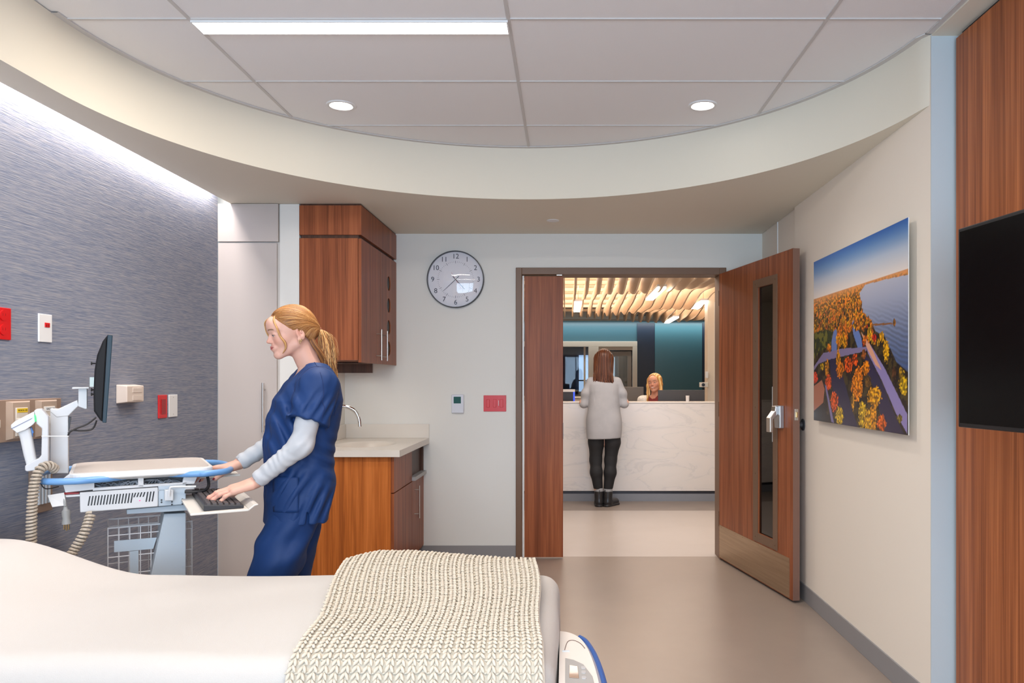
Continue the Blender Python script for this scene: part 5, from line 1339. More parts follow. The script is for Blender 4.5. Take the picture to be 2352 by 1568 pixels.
# ------------------------------------------------------------------ the nurse
def nurse():
    O = (-1.072, 3.10, 0); M = frame2(O, -.90, -.43)
    root = thing('person', O, 'woman in navy scrubs with blonde ponytail typing at the cart', 'person')
    # head placement in body frame: pitched down, turned a little to its left (towards us)
    hp = Matrix.Translation((.044, .0, 1.531)) @ Matrix.Rotation(R(9), 4, 'Z') @ Matrix.Rotation(R(9), 4, 'Y') @ Matrix.Scale(.885, 4)
    HM = M @ hp
    g = G3((-.155, -.095, -.29), (.135, .095, .130), .0024)
    d = head_sdf(g, .6, neck=(-.088, .004, -.255)); d = eyelids(g, d, .80)
    P, Q = nets(g, d); Ch = head_colors(P, SKIN, LIP, .6); Ph = tf(HM, P)
    parts = [(Ph, Q, Ch)]
    # bodice and limbs below the clothes
    g = G3((-.20, -.26, .02), (.30, .26, 1.42), .010)
    b = ell(g, (-.02, 0, 1.17), (.09, .13, .17)); b = smin(b, ell(g, (.0, 0, .98), (.09, .13, .16)), .05)
    b = smin(b, cap(g, (-.035, -.14, 1.315), (-.035, .14, 1.315), .038, .038), .03); b = smin(b, cap(g, (-.02, 0, 1.31), (-.014, 0, 1.38), .05, .034), .03)
    legs = (((.0, .08, .88), (.15, .09, .47), (.10, .10, .09)), ((-.01, -.08, .88), (.035, -.09, .47), (-.11, -.10, .11)))
    for h_, k_, a_ in legs:
        b = smin(b, chain(g, [(*h_, .085), (*k_, .055), (*a_, .038)], .03), .03)
    sh_l, el_l, wr_l = (-.035, .172, 1.335), (.028, .215, 1.095), (.189, .153, .955)
    sh_r, el_r, wr_r = (-.02, -.172, 1.335), (.075, -.235, 1.085), (.238, -.222, .985)
    for s_, e_, w_ in ((sh_l, el_l, wr_l), (sh_r, el_r, wr_r)): b = smin(b, chain(g, [(*s_, .045), (*e_, .036), (*w_, .024)], .02), .02)
    P, Q = nets(g, b); parts.append((tf(M, P), Q, SKIN))
    # chest in the V-neck, finer
    g = G3((-.10, -.12, 1.20), (.16, .13, 1.46), .004)
    c = ell(g, (-.012, 0, 1.25), (.098, .12, .115)); c = smin(c, cap(g, (-.030, 0, 1.30), (-.016, .0, 1.37), .052, .036), .03)
    P, Q = nets(g, c); parts.append((tf(M, P), Q, SKIN))
    # hands
    M3 = M.to_3x3()
    def w3(v): return M @ Vector(v)
    f_l = Vector((-.857, -.40, -.27)); 
    nail = mat('dark_red_nail', (.22, .008, .018), .2, coat=.4)
    ML = basis(w3(wr_l) + Vector((0, 0, -.002)), f_l, (-.20, -.30, 1))
    # left hand, palm down: thumb points to the body's right => negative y in a (x forward, z up) frame
    thumb = [(.012, .022, -.008, .0135), (.042, .048, -.018, .0120), (.070, .060, -.030, .0105), (.092, .064, -.044, .0088)]
    fl = [(.05, .32, .22, .10), (-.02, .34, .24, .02), (.03, .38, .26, -.05), (.15, .45, .3, -.14)]
    def toward(Mh, e, side):
        q = Mh.inverted() @ w3(e); q = q.normalized() * .055; return (q.x, q.y * side, q.z)
    parts.append(hand(ML, fl, thumb, nail=nail, root=root, side=-1, wrist=toward(ML, el_l, -1)))
    MR = basis(w3(wr_r), Vector((-.857, -.48, -.14)), (-.10, .15, 1))
    fr = [(.12, .35, .3, .06), (.12, .35, .3, .0), (.15, .4, .3, -.05), (.2, .4, .3, -.12)]
    parts.append(hand(MR, fr, thumb, nail=nail, root=root, side=1, wrist=toward(MR, el_r, 1)))
    V, Fq, C = join(parts)
    link('body', V, Fq, M_skin, root, cols=C, smooth=True)
    eyes(HM, root, look=(1, -.05, -.55), lashz=.0004)
    # ---- scrub top
    g = G3((-.225, -.27, .74), (.215, .31, 1.43), .0040)
    X, Y, Z = g.X, g.Y, g.Z
    t = ell(g, (-.028, 0, 1.22), (.128, .178, .225))
    def sect(z0, z1, c0, c1, r0, r1, e=2.6):      # boxy torso: oval section changing with height
        u = np.clip((Z - z0) / (z1 - z0), 0, 1); cx = c0[0] + (c1[0] - c0[0]) * u; ra = r0[0] + (r1[0] - r0[0]) * u; rb = r0[1] + (r1[1] - r0[1]) * u
        k = ((np.abs(X - cx) / ra) ** e + (np.abs(Y) / rb) ** e) ** (1 / e)
        return (k - 1) * np.minimum(ra, rb)
    prof = [(.76, .028, .120, .180), (.85, .016, .128, .182), (.92, .008, .136, .180), (1.00, .012, .132, .174), (1.08, .010, .136, .176), (1.18, -.004, .140, .178), (1.26, -.022, .134, .176), (1.33, -.038, .104, .162), (1.40, -.05, .05, .09)]
    zs = np.array([p[0] for p in prof]); cx = np.interp(Z, zs, [p[1] for p in prof]); ra = np.interp(Z, zs, [p[2] for p in prof]); rb = np.interp(Z, zs, [p[3] for p in prof])
    k = ((np.abs(X - cx) / ra) ** 2.5 + (np.abs(Y) / rb) ** 2.5) ** (1 / 2.5); tor = (k - 1) * ra
    tor = np.maximum(tor, np.maximum(.772 + .010 * np.cos(X * 10) - Z, Z - 1.395))
    sl = cap(g, (-.045, .10, 1.350), (-.040, .165, 1.322), .055, .066); 
    sh = smin(tor, sl, .05)
    sh = smin(sh, cap(g, (-.045, -.10, 1.352), (-.03, -.165, 1.322), .055, .062), .05)
    # sleeves
    def sleeve(a, e, f, r0, r1):
        a, e = np.array(a), np.array(e); b = a + (e - a) * f; v = (e - a) / np.linalg.norm(e - a)
        s = cap(g, a, b, r0, r1, (1.15, .92, 1))
        plane = (X - b[0]) * v[0] + (Y - b[1]) * v[1] + (Z - b[2]) * v[2]
        return np.maximum(s, plane)
    sL = sleeve((-.045, .168, 1.325), (.035, .222, 1.085), .60, .064, .070)
    sR = sleeve((-.03, -.165, 1.325), (.080, -.235, 1.085), .62, .060, .064)
    sh = smin(sh, sL, .016); sh = smin(sh, sR, .016)
    # neck opening: V at the front, low curve at the back
    vdepth = 1.300
    vn = np.abs(Y) * 1.0 - (.003 + .85 * (Z - vdepth)); vn = np.maximum(vn, -(X - .0))
    nk = ((X + .022) / .072) ** 2 + (Y / .070) ** 2 - 1; nk = nk * .04
    nk = np.maximum(nk, 1.352 - .06 * (X + .02) - Z)
    sh = smax(sh, -np.minimum(vn * .85, nk), .003)
    # side vents
    for s_ in (1, -1):
        vent = np.maximum(np.abs(X - (.002 + (.84 - Z) * .02)) - .0030, np.maximum(Z - .835, s_ * -Y + .10)); sh = np.maximum(sh, -vent)
    # folds
    def fold(k, wx, wy, wz, ph, amp, c, sg):
        amp = amp * 1.5     # sharp-crested folds in one area
        w_ = np.sin(k * (wx * X + wy * Y + wz * Z) + ph + 1.3 * np.sin(11 * Z + 7 * X + ph) + .8 * np.sin(19 * X - 9 * Y))
        return amp * (np.abs(w_) ** .7 * np.sign(w_)) * np.exp(-((X - c[0]) / sg[0]) ** 2 - ((Y - c[1]) / sg[1]) ** 2 - ((Z - c[2]) / sg[2]) ** 2)
    fo = fold(102, .9, 0, .7, 0, .0050, (.06, .12, .93), (.10, .2, .07)) + fold(110, -.6, 0, 1, 1, .0026, (-.08, .1, 1.03), (.07, .2, .10)) + fold(90, 1.2, 0, -.4, 2, .0055, (.06, .10, 1.15), (.09, .2, .12))
    fo = fo + fold(154, .5, .9, .8, 2, .0034, (-.03, .14, 1.33), (.07, .08, .04)) + fold(132, 1.2, .2, .8, 1, .0040, (-.02, .2, 1.24), (.09, .10, .05)) + fold(90, .4, 1.2, .3, .5, .0040, (.1, -.05, 1.1), (.1, .15, .2)) + fold(138, 1, 0, .35, 3, .0035, (-.06, .15, .85), (.1, .2, .07))
    fo = fo + .0022 * np.sin(15 * Z + 22 * X + 9 * Y) * np.sin(18 * Z - 13 * X)
    sh = sh + fo
    P, Q = nets(g, sh); P = relax(P, Q, 1)
    top = link('scrub_top', tf(M, P), Q, M_scrub, root, smooth=True)
    # shoulder seam and sleeve seam
    class q3: pass
    def sdval(A):
        i = np.clip(((A - g.lo) / g.h), 0, np.array(g.n) - 2); j = i.astype(int); f_ = i - j; r_ = 0
        for a_ in (0, 1):
            for b_ in (0, 1):
                for c_ in (0, 1):
                    r_ = r_ + SH[j[..., 0] + a_, j[..., 1] + b_, j[..., 2] + c_] * (f_[..., 0] if a_ else 1 - f_[..., 0]) * (f_[..., 1] if b_ else 1 - f_[..., 1]) * (f_[..., 2] if c_ else 1 - f_[..., 2])
        return r_
    SH = np.broadcast_to(sh, tuple(g.n))
    def onto(A, off=.0006):
        A = np.array(A, dtype=float)
        for _ in range(8):
            d0 = sdval(A); e_ = 2e-3; gr = np.stack([sdval(A + np.eye(3)[i] * e_) - sdval(A - np.eye(3)[i] * e_) for i in range(3)], -1) / (2 * e_)
            A = A - .7 * (d0 - off)[..., None] * gr / ((gr ** 2).sum(-1, keepdims=True) + 1e-6)
        return A
    ms = MB(M); ss_ = np.linspace(0, 1, 24)[:, None]
    for p0_, p1_, p2_ in (((-.035, .085, 1.40), (-.035, .13, 1.40), (-.040, .165, 1.38)), ((-.040, .150, 1.39), (.06, .16, 1.30), (.055, .15, 1.215)), ((-.040, .150, 1.39), (-.12, .16, 1.30), (-.11, .15, 1.20)), ((-.040, .21, 1.37), (-.06, .27, 1.28), (-.045, .26, 1.185))):
        B_ = (1 - ss_) ** 2 * np.array(p0_) + 2 * ss_ * (1 - ss_) * np.array(p1_) + ss_ ** 2 * np.array(p2_)
        ms.tube([Vector(v) for v in onto(B_)], .0011, 5)
    ms.build('seam', mat('navy_thread', (.006, .022, .10), .7), top, smooth='auto')
    # pocket
    def surf(x, z, side=1, off=.001):    # outer left face of the torso at (x,z)
        cxx = np.interp(z, zs, [p[1] for p in prof]); raa = np.interp(z, zs, [p[2] for p in prof]); rbb = np.interp(z, zs, [p[3] for p in prof])
        return side * (rbb * max(0, 1 - min(1, abs(x - cxx) / raa) ** 2.5) ** (1 / 2.5) + off)
    # pocket on the left front
    m = MB(M)
    NX, NZ = 10, 12; pv = []; pf = []
    for i in range(NX + 1):
        for j in range(NZ + 1):
            x = .035 + .088 * i / NX; z = .835 + .135 * j / NZ; pv.append((x, surf(x, z, 1, .0035), z))
    for i in range(NX):
        for j in range(NZ): a = i * (NZ + 1) + j; pf.append((a, a + 1, a + NZ + 2, a + NZ + 1))
    m.add(pv, pf); pk = m.build('pocket', M_scrub, top, smooth=True)
    mod = pk.modifiers.new('thick', 'SOLIDIFY'); mod.thickness = .003
    # ---- trousers
    g = G3((-.28, -.21, .06), (.31, .22, .93), .0055)
    X, Y, Z = g.X, g.Y, g.Z
    p_ = ell(g, (.005, 0, .87), (.105, .150, .13))
    l1 = chain(g, [(.022, .080, .86, .090), (.092, .090, .66, .090), (.160, .095, .47, .080), (.11, .10, .13, .080)], .03)
    l2 = chain(g, [(-.005, -.080, .86, .090), (.020, -.090, .66, .086), (.035, -.095, .47, .074), (-.105, -.10, .15, .078)], .03)
    l1 = np.maximum(l1, .075 - Z); l2 = np.maximum(l2, .09 - Z)
    t = smin(smin(p_, l1, .03), smin(p_, l2, .03), .008)
    t = np.maximum(t, Z - .92)
    t = t - .004 * np.abs(np.sin(40 * (X * .95 + Z * .42) + 2 * np.sin(7 * Z))) + .0060 * np.sin(48 * (Z + .55 * X) + 3 * np.sin(9 * X + 5 * Y)) * np.exp(-((Z - .70) / .09) ** 2) + .005 * np.sin(26 * X + 8 * Z + 14 * Y) * np.clip((.75 - Z) * 4, 0, 1)
    P, Q = nets(g, t); P = relax(P, Q, 1)
    link('scrub_trousers', tf(M, P), Q, M_scrub, root, smooth=True)
    # ---- jersey sleeves
    def jersey(S, E, Wp, nm, r):
        g = G3(np.minimum(np.minimum(S, E), Wp) - .08, np.maximum(np.maximum(S, E), Wp) + .08, .0032)
        S_, E_, W_ = np.array(S), np.array(E), np.array(Wp)
        a = S_ + (E_ - S_) * .30; v = (W_ - E_); L = np.linalg.norm(v); v = v / L; cuff = W_ - v * .012
        d = cap(g, a, E_, r[0], r[1]); d = smin(d, cap(g, E_, cuff, r[1] * .98, r[2]), .022)
        pl = (g.X - cuff[0]) * v[0] + (g.Y - cuff[1]) * v[1] + (g.Z - cuff[2]) * v[2]
        s = (g.X - E_[0]) * v[0] + (g.Y - E_[1]) * v[1] + (g.Z - E_[2]) * v[2]
        d = d - .003 * np.clip(1 - np.abs(pl + .018) / .018, 0, 1)
        wob = np.sin(g.Y * 40) + np.sin(g.X * 50)
        d = d + (.0012 * np.sin(s * 210 + 2.2 * wob) + .0012 * np.sin(s * 117 + 3 * np.sin(g.Z * 55) + wob)) * np.clip((s - .02) / .05, 0, 1) * np.clip(-pl / .03, 0, 1)
        d = d + .0018 * np.sin((g.Z + g.X) * 120 + wob) * np.exp(-(s / .05) ** 2)
        d = smax(d, pl, .003); hole = cap(g, cuff - v * .03, cuff + v * .03, r[2] - .004, r[2] - .002); d = smax(d, -np.maximum(hole, -pl - .018), .002)
        P, Q = nets(g, d); P = relax(P, Q, 1); return link(nm, tf(M, P), Q, M_jersey, root, smooth=True)
    jersey(sh_l, el_l, wr_l, 'sleeve', (.047, .0425, .0305)); jersey(sh_r, el_r, wr_r, 'sleeve', (.046, .042, .030))
    # undershirt collar at the nape
    nb = []
    for i in range(13):
        a = R(100 + 160 * i / 12); nb.append((-.030 + .066 * math.cos(a) , .068 * math.sin(a), 1.374 + .012 * -math.cos(a)))
    MB(M).tube(nb, .007, 8).build('undershirt_collar', mat('white_cotton', (.75, .74, .74), .8), root, smooth='auto')
    # shoes
    for (a_, s_) in ((legs[0][2], 0), (legs[1][2], .0)):
        MB(M).sphere((a_[0] + .045, a_[1], .045), (.13, .045, .045), 12).build('shoe', mat('white_clog', (.7, .7, .7), .4), root, smooth=True)
    # ---- hair
    hair_c = [lin255(c) for c in ((178, 124, 70), (212, 166, 108), (142, 90, 48), (104, 62, 34))]
    def hair_f(g):
        h = ell(g, (-.015, 0, .044), (.1035, .082, .085)); h = smin(h, ell(g, (-.048, 0, .005), (.074, .072, .070)), .03)
        return smin(h, ell(g, (-.092, .006, .004), (.030, .026, .026)), .03)
    g = G3((-.155, -.10, -.09), (.115, .10, .150), .0024)
    h = hair_f(g)
    # hairline: from the forehead back over the ear to the nape
    cut = np.where(g.Z > .02, g.X - (.026 + .90 * (g.Z - .02)), g.X - .018)
    cut = smax(cut, -(g.Z - (.010 - .75 * np.clip(-(g.X + .0), 0, .2))), .01)
    cut = smax(cut, -(g.Z + .052), .01)
    h = smax(h, cut * .8, .006)
    P, Q = nets(g, h)
    u_ = (P[:, 2] + .55 * P[:, 0]) * 1.0
    band = .5 * np.sin(u_ * 620 + 2 * np.sin(P[:, 1] * 70)) + .35 * np.sin(u_ * 1330 + 2) + .3 * np.sin(u_ * 170)
    tt = np.clip(.42 + .42 * band, 0, 1)[:, None]; Cc = hair_c[2] * (1 - tt) + hair_c[0] * tt
    low = np.clip((.02 - P[:, 2]) / .05, 0, 1)[:, None] * .5; Cc = Cc * (1 - low) + hair_c[3] * low
    M_hair = vcol('blonde_hair', rough=.42, spec=.4)
    hp_ = link('hair', tf(HM, P), Q, M_hair, root, cols=Cc, smooth=True)
    rg = random.Random(11)
    tie = Vector((-.118, .012, .002))
    def project(A, off):
        class q: pass
        for _ in range(6):
            def ev(B): o = q(); o.X, o.Y, o.Z = B[..., 0], B[..., 1], B[..., 2]; return hair_f(o)
            d0 = ev(A); e = 1e-3; gr = np.stack([ev(A + np.eye(3)[i] * e) - d0 for i in range(3)], -1) / e
            gr /= (gr ** 2).sum(-1, keepdims=True) + 1e-9
            A = A - (d0 - off)[..., None] * gr
        return A
    m = MB(HM); cols = []
    def addstrand(p, r, col, n=5):
        k0 = len(m.v); m.tube(p, r, n); cols.extend([col] * (len(m.v) - k0))
    # hairline curve (left side): centre of the forehead -> temple -> over the ear -> nape
    HL = [(.083, .000, .104), (.080, .022, .096), (.068, .045, .080), (.048, .062, .058), (.030, .070, .036), (.014, .074, .020), (-.012, .078, .014), (-.030, .074, -.005), (-.050, .068, -.030), (-.066, .050, -.046), (-.078, .025, -.052)]
    HLc = smoothpath([Vector(p) for p in HL], 8)
    starts = []
    for i in range(950):
        sgn = 1 if rg.random() < .75 else -1
        u = rg.random() ** 1.0; q0 = HLc[int(u * (len(HLc) - 1))]; r_ = rg.random()
        st = q0.lerp(Vector((-.03, .0, .128)), (r_ ** 2) * .8) if u < .55 else q0.copy()
        if i % 3 == 0: st = Vector((.080 - .14 * rg.random(), .004, .112))
        starts.append(Vector((st.x + rg.uniform(-.003, .003), st.y * sgn, st.z)))
    K = 14; W_ = np.linspace(0, 1, K)[:, None]
    for st in starts:
        L = np.array(st)[None] * (1 - W_) + np.array(tie)[None] * W_
        sag = np.zeros_like(L); sag[:, 2] = .018 * np.sin(W_[:, 0] * math.pi)
        sg_ = 1 if st.y >= 0 else -1; sag[:, 1] = sg_ * .03 * np.sin(W_[:, 0] * math.pi)
        A = project(L + sag, rg.uniform(.0002, .0018))
        pts = [Vector(p) for p in A]
        c = hair_c[rg.choice((0, 0, 0, 1, 2, 2))] * rg.uniform(.85, 1.1); r0 = rg.uniform(.0004, .0009)
        addstrand(pts, [.0003] + [r0] * (K - 2) + [.0006], c)
    hs = m.build('hair_strands', M_hair, hp_, smooth=False)
    def setcols(o, cl):
        me = o.data; ca = me.color_attributes.new('Col', 'FLOAT_COLOR', 'POINT'); a = np.ones((len(me.vertices), 4), dtype=np.float32)
        if len(cl) == len(me.vertices): a[:, :3] = np.array(cl)
        else: a[:, :3] = hair_c[0]
        ca.data.foreach_set('color', a.ravel()); me.polygons.foreach_set('use_smooth', [True] * len(me.polygons))
    setcols(hs, cols)
    # ponytail: falls behind the shoulder, in body coordinates
    m = MB(M); cols = []
    T0 = hp @ tie
    for i in range(760):
        a = rg.uniform(0, 6.28); rr = rg.random() ** .5
        o1, o2 = rr * math.cos(a), rr * math.sin(a)
        keys = [(.004, 0, .002, .007), (-.018, .0, -.010, .017), (-.034, .004, -.050, .029), (-.040, .008, -.105, .034), (-.046, .012, -.160, .027), (-.058, .016, -.215, .016), (-.072, .018, -.258, .005)]
        ln = rg.uniform(.72, 1.0); wv = rg.uniform(0, 6.28); pts = []
        for j, (dx, dy, dz, sp) in enumerate(keys):
            pts.append(Vector((T0.x + dx + o1 * sp + .004 * math.sin(j * 1.9 + wv), T0.y + dy + o2 * sp, T0.z + dz * (ln if j > 3 else 1) + .003 * math.cos(j * 2 + wv))))
        pts = smoothpath(pts, 4); c = hair_c[rg.choice((0, 1, 1, 0, 2, 3))] * rg.uniform(.75, 1.15)
        addstrand(pts, [.0007] + [rg.uniform(.0008, .0014)] * (len(pts) - 4) + [.0009, .0005, .0003], c)
    for i in range(260):      # loose loop under the tie
        a = rg.uniform(0, 6.28); rr = rg.random() ** .5
        pts = []
        for (dx, dy, dz, sp) in [(.022, .02, -.002, .004), (.030, .03, -.030, .010), (.018, .034, -.062, .012), (-.006, .03, -.095, .014), (-.030, .02, -.135, .018), (-.048, .018, -.18, .014)]:
            pts.append(Vector((T0.x + dx + rr * math.cos(a) * sp, T0.y + dy + rr * math.sin(a) * sp, T0.z + dz)))
        addstrand(smoothpath(pts, 3), rg.uniform(.0008, .0013), hair_c[rg.choice((2, 3, 3, 0, 2))] * rg.uniform(.7, 1.05))
    for i in range(9):       # flyaways
        a = rg.uniform(-1, 1); b_ = rg.uniform(.4, 1); pts = [Vector((T0.x - .01, T0.y, T0.z)), Vector((T0.x - .05 - .01 * a, T0.y + .02 * a, T0.z - .03 + .01 * a)), Vector((T0.x - .09 * b_ + .01 * a, T0.y + .03 * a, T0.z - .07 * b_ + .03 * a)), Vector((T0.x - .10 * b_ + .01 * a, T0.y + .04 * a, T0.z - .14 * b_ + .03 * a))]
        addstrand(smoothpath(pts, 3), .0004, hair_c[1])
    pt = m.build('ponytail', M_hair, root); setcols(pt, cols)
    m = MB(M)
    ax = Vector((-.7, 0, -.5)); m.tube([Vector(T0) + Vector((.004, 0, .003)), Vector(T0) + Vector((-.004, 0, -.002)), Vector(T0) + Vector((-.011, 0, -.007))], [.0125, .0145, .0120], 12)
    m.build('hair_tie', mat('rust_hair_tie', (.26, .09, .05), .7), root, smooth=True)
    # face-framing locks, both sides
    m = MB(HM); cols = []
    for sgn in (1, -1):
        for i in range(64):
            j = rg.uniform(-1, 1); k = rg.uniform(-1, 1)
            if sgn > 0: pts = [(.066 + .006 * j, .022 + .008 * k, .087 - .004 * j), (.078 + .003 * j, .046 + .003 * k, .062), (.074 + .004 * j, .063, .030), (.066 + .005 * j, .066, -.010), (.052 + .005 * j, .066 + .002 * k, -.036), (.050 + .004 * j, .062, -.062), (.064 + .002 * j, .052, -.086)]
            else: pts = [(.068 + .003 * j, -.018, .087), (.096 + .002 * k, -.034, .064 + .003 * j), (.095 + .003 * j, -.050, .033), (.084 + .003 * j, -.060, -.004)]
            addstrand(smoothpath([Vector(p) for p in pts], 5), [.0006] + [.0009] * (5 * (len(pts) - 1) - 2) + [.0005, .0003], hair_c[rg.choice((0, 1, 1, 2))] * rg.uniform(.85, 1.1))
    lk_ = m.build('face_framing_locks', M_hair, root); setcols(lk_, cols)
    # earrings
    M_gold = mat('gold', (.8, .55, .25), .2, metal=1)
    for (x, z, r) in ((-.010, -.044, .0062), (-.018, -.038, .0048)):
        m = MB(HM).tube([Vector((x + r * .5 * math.cos(t_), .0785 + .001, z + r * math.sin(t_) * 1.4)) for t_ in [2 * math.pi * i / 14 for i in range(14)]], .0010, 6, closed=True)
        m.build('earring', M_gold, root, smooth='auto')
    # ring on the left hand
    m = MB(ML).tube([Vector((.108, .0 - .0095 * -1 * -1 + .0102 * math.cos(t_), -.003 + .0102 * math.sin(t_))) for t_ in [2 * math.pi * i / 14 for i in range(14)]], .0008, 6, closed=True)
    m.build('finger_ring', M_gold, root, smooth='auto')
nurse()

# ------------------------------------------------------------------ woman standing at the counter, seen from behind
def visitor():
    O = (.405, 8.12, 0); M = frame2(O, 0.05, 1)
    root = thing('person', O, 'standing woman with long brown hair in pale grey sweater seen from behind', 'person')
    HM = M @ Matrix.Translation((.035, 0, 1.545)) @ Matrix.Rotation(R(-5), 4, 'Z') @ Matrix.Rotation(R(5), 4, 'Y')
    g = G3((-.125, -.095, -.20), (.135, .095, .130), .005); P, Q = nets(g, head_sdf(g, .1)); parts = [(tf(HM, P), Q, head_colors(P, SKIN, LIP))]
    g = G3((-.20, -.30, .05), (.36, .30, 1.46), .010)
    b = ell(g, (0, 0, 1.18), (.10, .15, .22)); b = smin(b, ell(g, (-.01, 0, .90), (.11, .16, .14)), .05)
    b = smin(b, cap(g, (0, -.13, 1.315), (0, .13, 1.315), .04, .04), .03); b = smin(b, cap(g, (0, 0, 1.33), (.01, 0, 1.45), .06, .05), .03)
    L1 = [(-.01, .085, .86, .088), (.0, .082, .68, .078), (.01, .088, .49, .058), (-.012, .082, .36, .058), (.0, .055, .14, .040)]
    L2 = [(-.01, -.085, .86, .088), (.0, -.090, .68, .078), (.01, -.070, .49, .058), (-.012, -.066, .36, .058), (.0, -.038, .14, .040)]
    for s in (1, -1):
        b = smin(b, chain(g, [(0, s * .15, 1.31, .04), (.0, s * .225, 1.10, .036), (.22, s * .15, 1.12, .028)], .02), .02)
    for L_ in (L1, L2): b = smin(b, chain(g, L_, .03), .03)
    P, Q = nets(g, b); parts.append((tf(M, P), Q, SKIN))
    for s in (1, -1):
        HMh = basis(M @ Vector((.225, s * .15, 1.120)), (.05 - s * .10, .95, -.03), (0, 0, 1))
        th = [(.012, .022, -.006, .0135), (.042, .046, -.010, .012), (.070, .056, -.012, .0105), (.090, .060, -.014, .009)]
        parts.append(hand(HMh, [(.05, .2, .2, .06), (.05, .2, .2, .0), (.05, .25, .2, -.05), (.1, .25, .2, -.1)], th, res=.0035, side=-1 if s > 0 else 1))
    V, Fq, C = join(parts); link('body', V, Fq, M_skin, root, cols=C, smooth=True)
    # sweater
    g = G3((-.21, -.32, .68), (.30, .32, 1.45), .0065); X, Y, Z = g.X, g.Y, g.Z
    zs = [.70, .80, .95, 1.10, 1.22, 1.30, 1.36, 1.40]; ra = np.interp(Z, zs, [.130, .138, .138, .130, .125, .112, .085, .05]); rb = np.interp(Z, zs, [.182, .188, .182, .168, .170, .168, .140, .085])
    k = ((np.abs(X) / ra) ** 2.3 + (np.abs(Y) / rb) ** 2.3) ** (1 / 2.3); d = (k - 1) * ra
    d = np.maximum(d, np.maximum(.722 + .02 * np.clip(Y * 4, -1, 1) * -.5 - Z, Z - 1.405))
    for s in (1, -1):
        a = chain(g, [(0, s * .135, 1.320, .056), (-.01, s * .190, 1.20, .047), (.0, s * .216, 1.09, .044), (.17, s * .165, 1.115, .040)], .03)
        d = smin(d, a, .014)
    nk = np.maximum((X / .075) ** 2 + (Y / .078) ** 2 - 1, -5) * .04; nk = np.maximum(nk, 1.375 - Z); d = smax(d, -nk, .004)
    d = d + .006 * np.sin(14 * Z + 3 * np.sin(8 * Y) + 10 * np.abs(Y)) * np.exp(-((Z - .93) / .15) ** 2) + .004 * np.sin(30 * (Z + .8 * np.abs(Y))) * np.exp(-((Z - 1.16) / .08) ** 2) * (np.abs(Y) > .1)
    P, Q = nets(g, d); P = relax(P, Q, 2)
    link('sweater', tf(M, P), Q, ramp_mat('grey_sweater_knit', (6, 6, 6), [(.3, (.36, .355, .37)), (.7, (.42, .41, .42))], rough=.9, bump=.2), root, smooth=True)
    # leggings, socks, boots
    g = G3((-.14, -.20, .10), (.15, .20, .90), .0065); d = None
    for L_ in (L1, L2):
        c = chain(g, [(x, y, z, r + .005) for x, y, z, r in L_], .03); d = c if d is None else smin(d, c, .006)
    d = np.maximum(d, .185 - g.Z); P, Q = nets(g, d)
    link('leggings', tf(M, P), Q, mat('black_leggings', (.010, .010, .012), .75), root, smooth=True)
    for y, yaw in ((.053, 5), (-.045, -35)):
        X_ = M @ Matrix.Translation((0, y, 0)) @ Matrix.Rotation(R(yaw), 4, 'Z')
        MB(X_).lathe((-.004, 0, .15), [(.046, 0), (.048, .02), (.046, .045)], 'z', 18).build('sock', mat('grey_sock', (.33, .33, .34), .9), root, smooth='auto')
        g = G3((-.08, -.06, -.005), (.20, .06, .18), .004)
        b = cap(g, (-.010, 0, .05), (-.006, 0, .175), .047, .052); b = smin(b, cap(g, (-.012, 0, .045), (.135, 0, .035), .046, .040, (1, 1, .95)), .02)
        b = smax(b, g.Z - .162, .003); b = smax(b, .012 - g.Z, .003)
        b = np.minimum(b, np.maximum(cap(g, (-.022, 0, .012), (.140, 0, .012), .047, .045), np.abs(g.Z - .010) - .010))
        P, Q = nets(g, b); bt = link('boot', tf(X_, P), Q, mat('black_boot_leather', (.016, .015, .017), .32), root, smooth=True)
        MB(X_).tube([(-.060, 0, .14), (-.066, 0, .165), (-.058, 0, .178)], .004, 6).build('pull_loop', M_black, bt, smooth='auto')
    # hair
    rg = random.Random(5); m = MB(HM); cols = []; HC_ = [lin255(c) for c in ((84, 44, 26), (108, 60, 34), (58, 30, 19), (132, 82, 50))]
    g = G3((-.13, -.11, -.28), (.11, .11, .145), .005)
    h = ell(g, (-.014, 0, .046), (.106, .086, .086)); h = smin(h, cap(g, (-.045, 0, .02), (-.082, 0, -.225), .070, .066, (.55, 1.55, 1)), .04)
    h = smax(h, (g.X - (.045 + .3 * g.Z)) * .8, .01); h = smax(h, -(g.Z + .262 + .02 * np.sin(g.Y * 70)), .004)
    h = h + .0016 * np.sin(g.Y * 240 + 1.5 * np.sin(g.Z * 20))
    P, Q = nets(g, h); b_ = np.clip(.5 + .4 * np.sin(P[:, 1] * 260 + 2 * np.sin(P[:, 2] * 16)) + .2 * np.sin(P[:, 1] * 90), 0, 1)[:, None]
    C = HC_[2] * (1 - b_) + HC_[1] * b_
    o = link('hair', tf(HM, P), Q, vcol('brown_hair', rough=.4, spec=.4), root, cols=C, smooth=True)
    for i in range(260):
        a = rg.uniform(-1.35, 1.35); c = HC_[rg.choice((0, 1, 2, 2, 3))] * rg.uniform(.8, 1.2)
        y0 = math.sin(a); x0 = -math.cos(a); ln = rg.uniform(.78, 1.04)
        pts = [(x0 * .03, y0 * .03, .132), (-.014 + x0 * .085, y0 * .070, .095), (-.014 + x0 * .104, y0 * .088, .040), (-.030 + x0 * .085, y0 * .092, -.04), (-.055 + x0 * .062, y0 * .102, -.12), (-.070 + x0 * .045, y0 * .108, -.19 * ln), (-.082 + x0 * .035, y0 * .108 + rg.uniform(-.01, .01), -.275 * ln)]
        k0 = len(m.v); m.tube(smoothpath([Vector(p) for p in pts], 3), rg.uniform(.0018, .0032), 4); cols += [c] * (len(m.v) - k0)
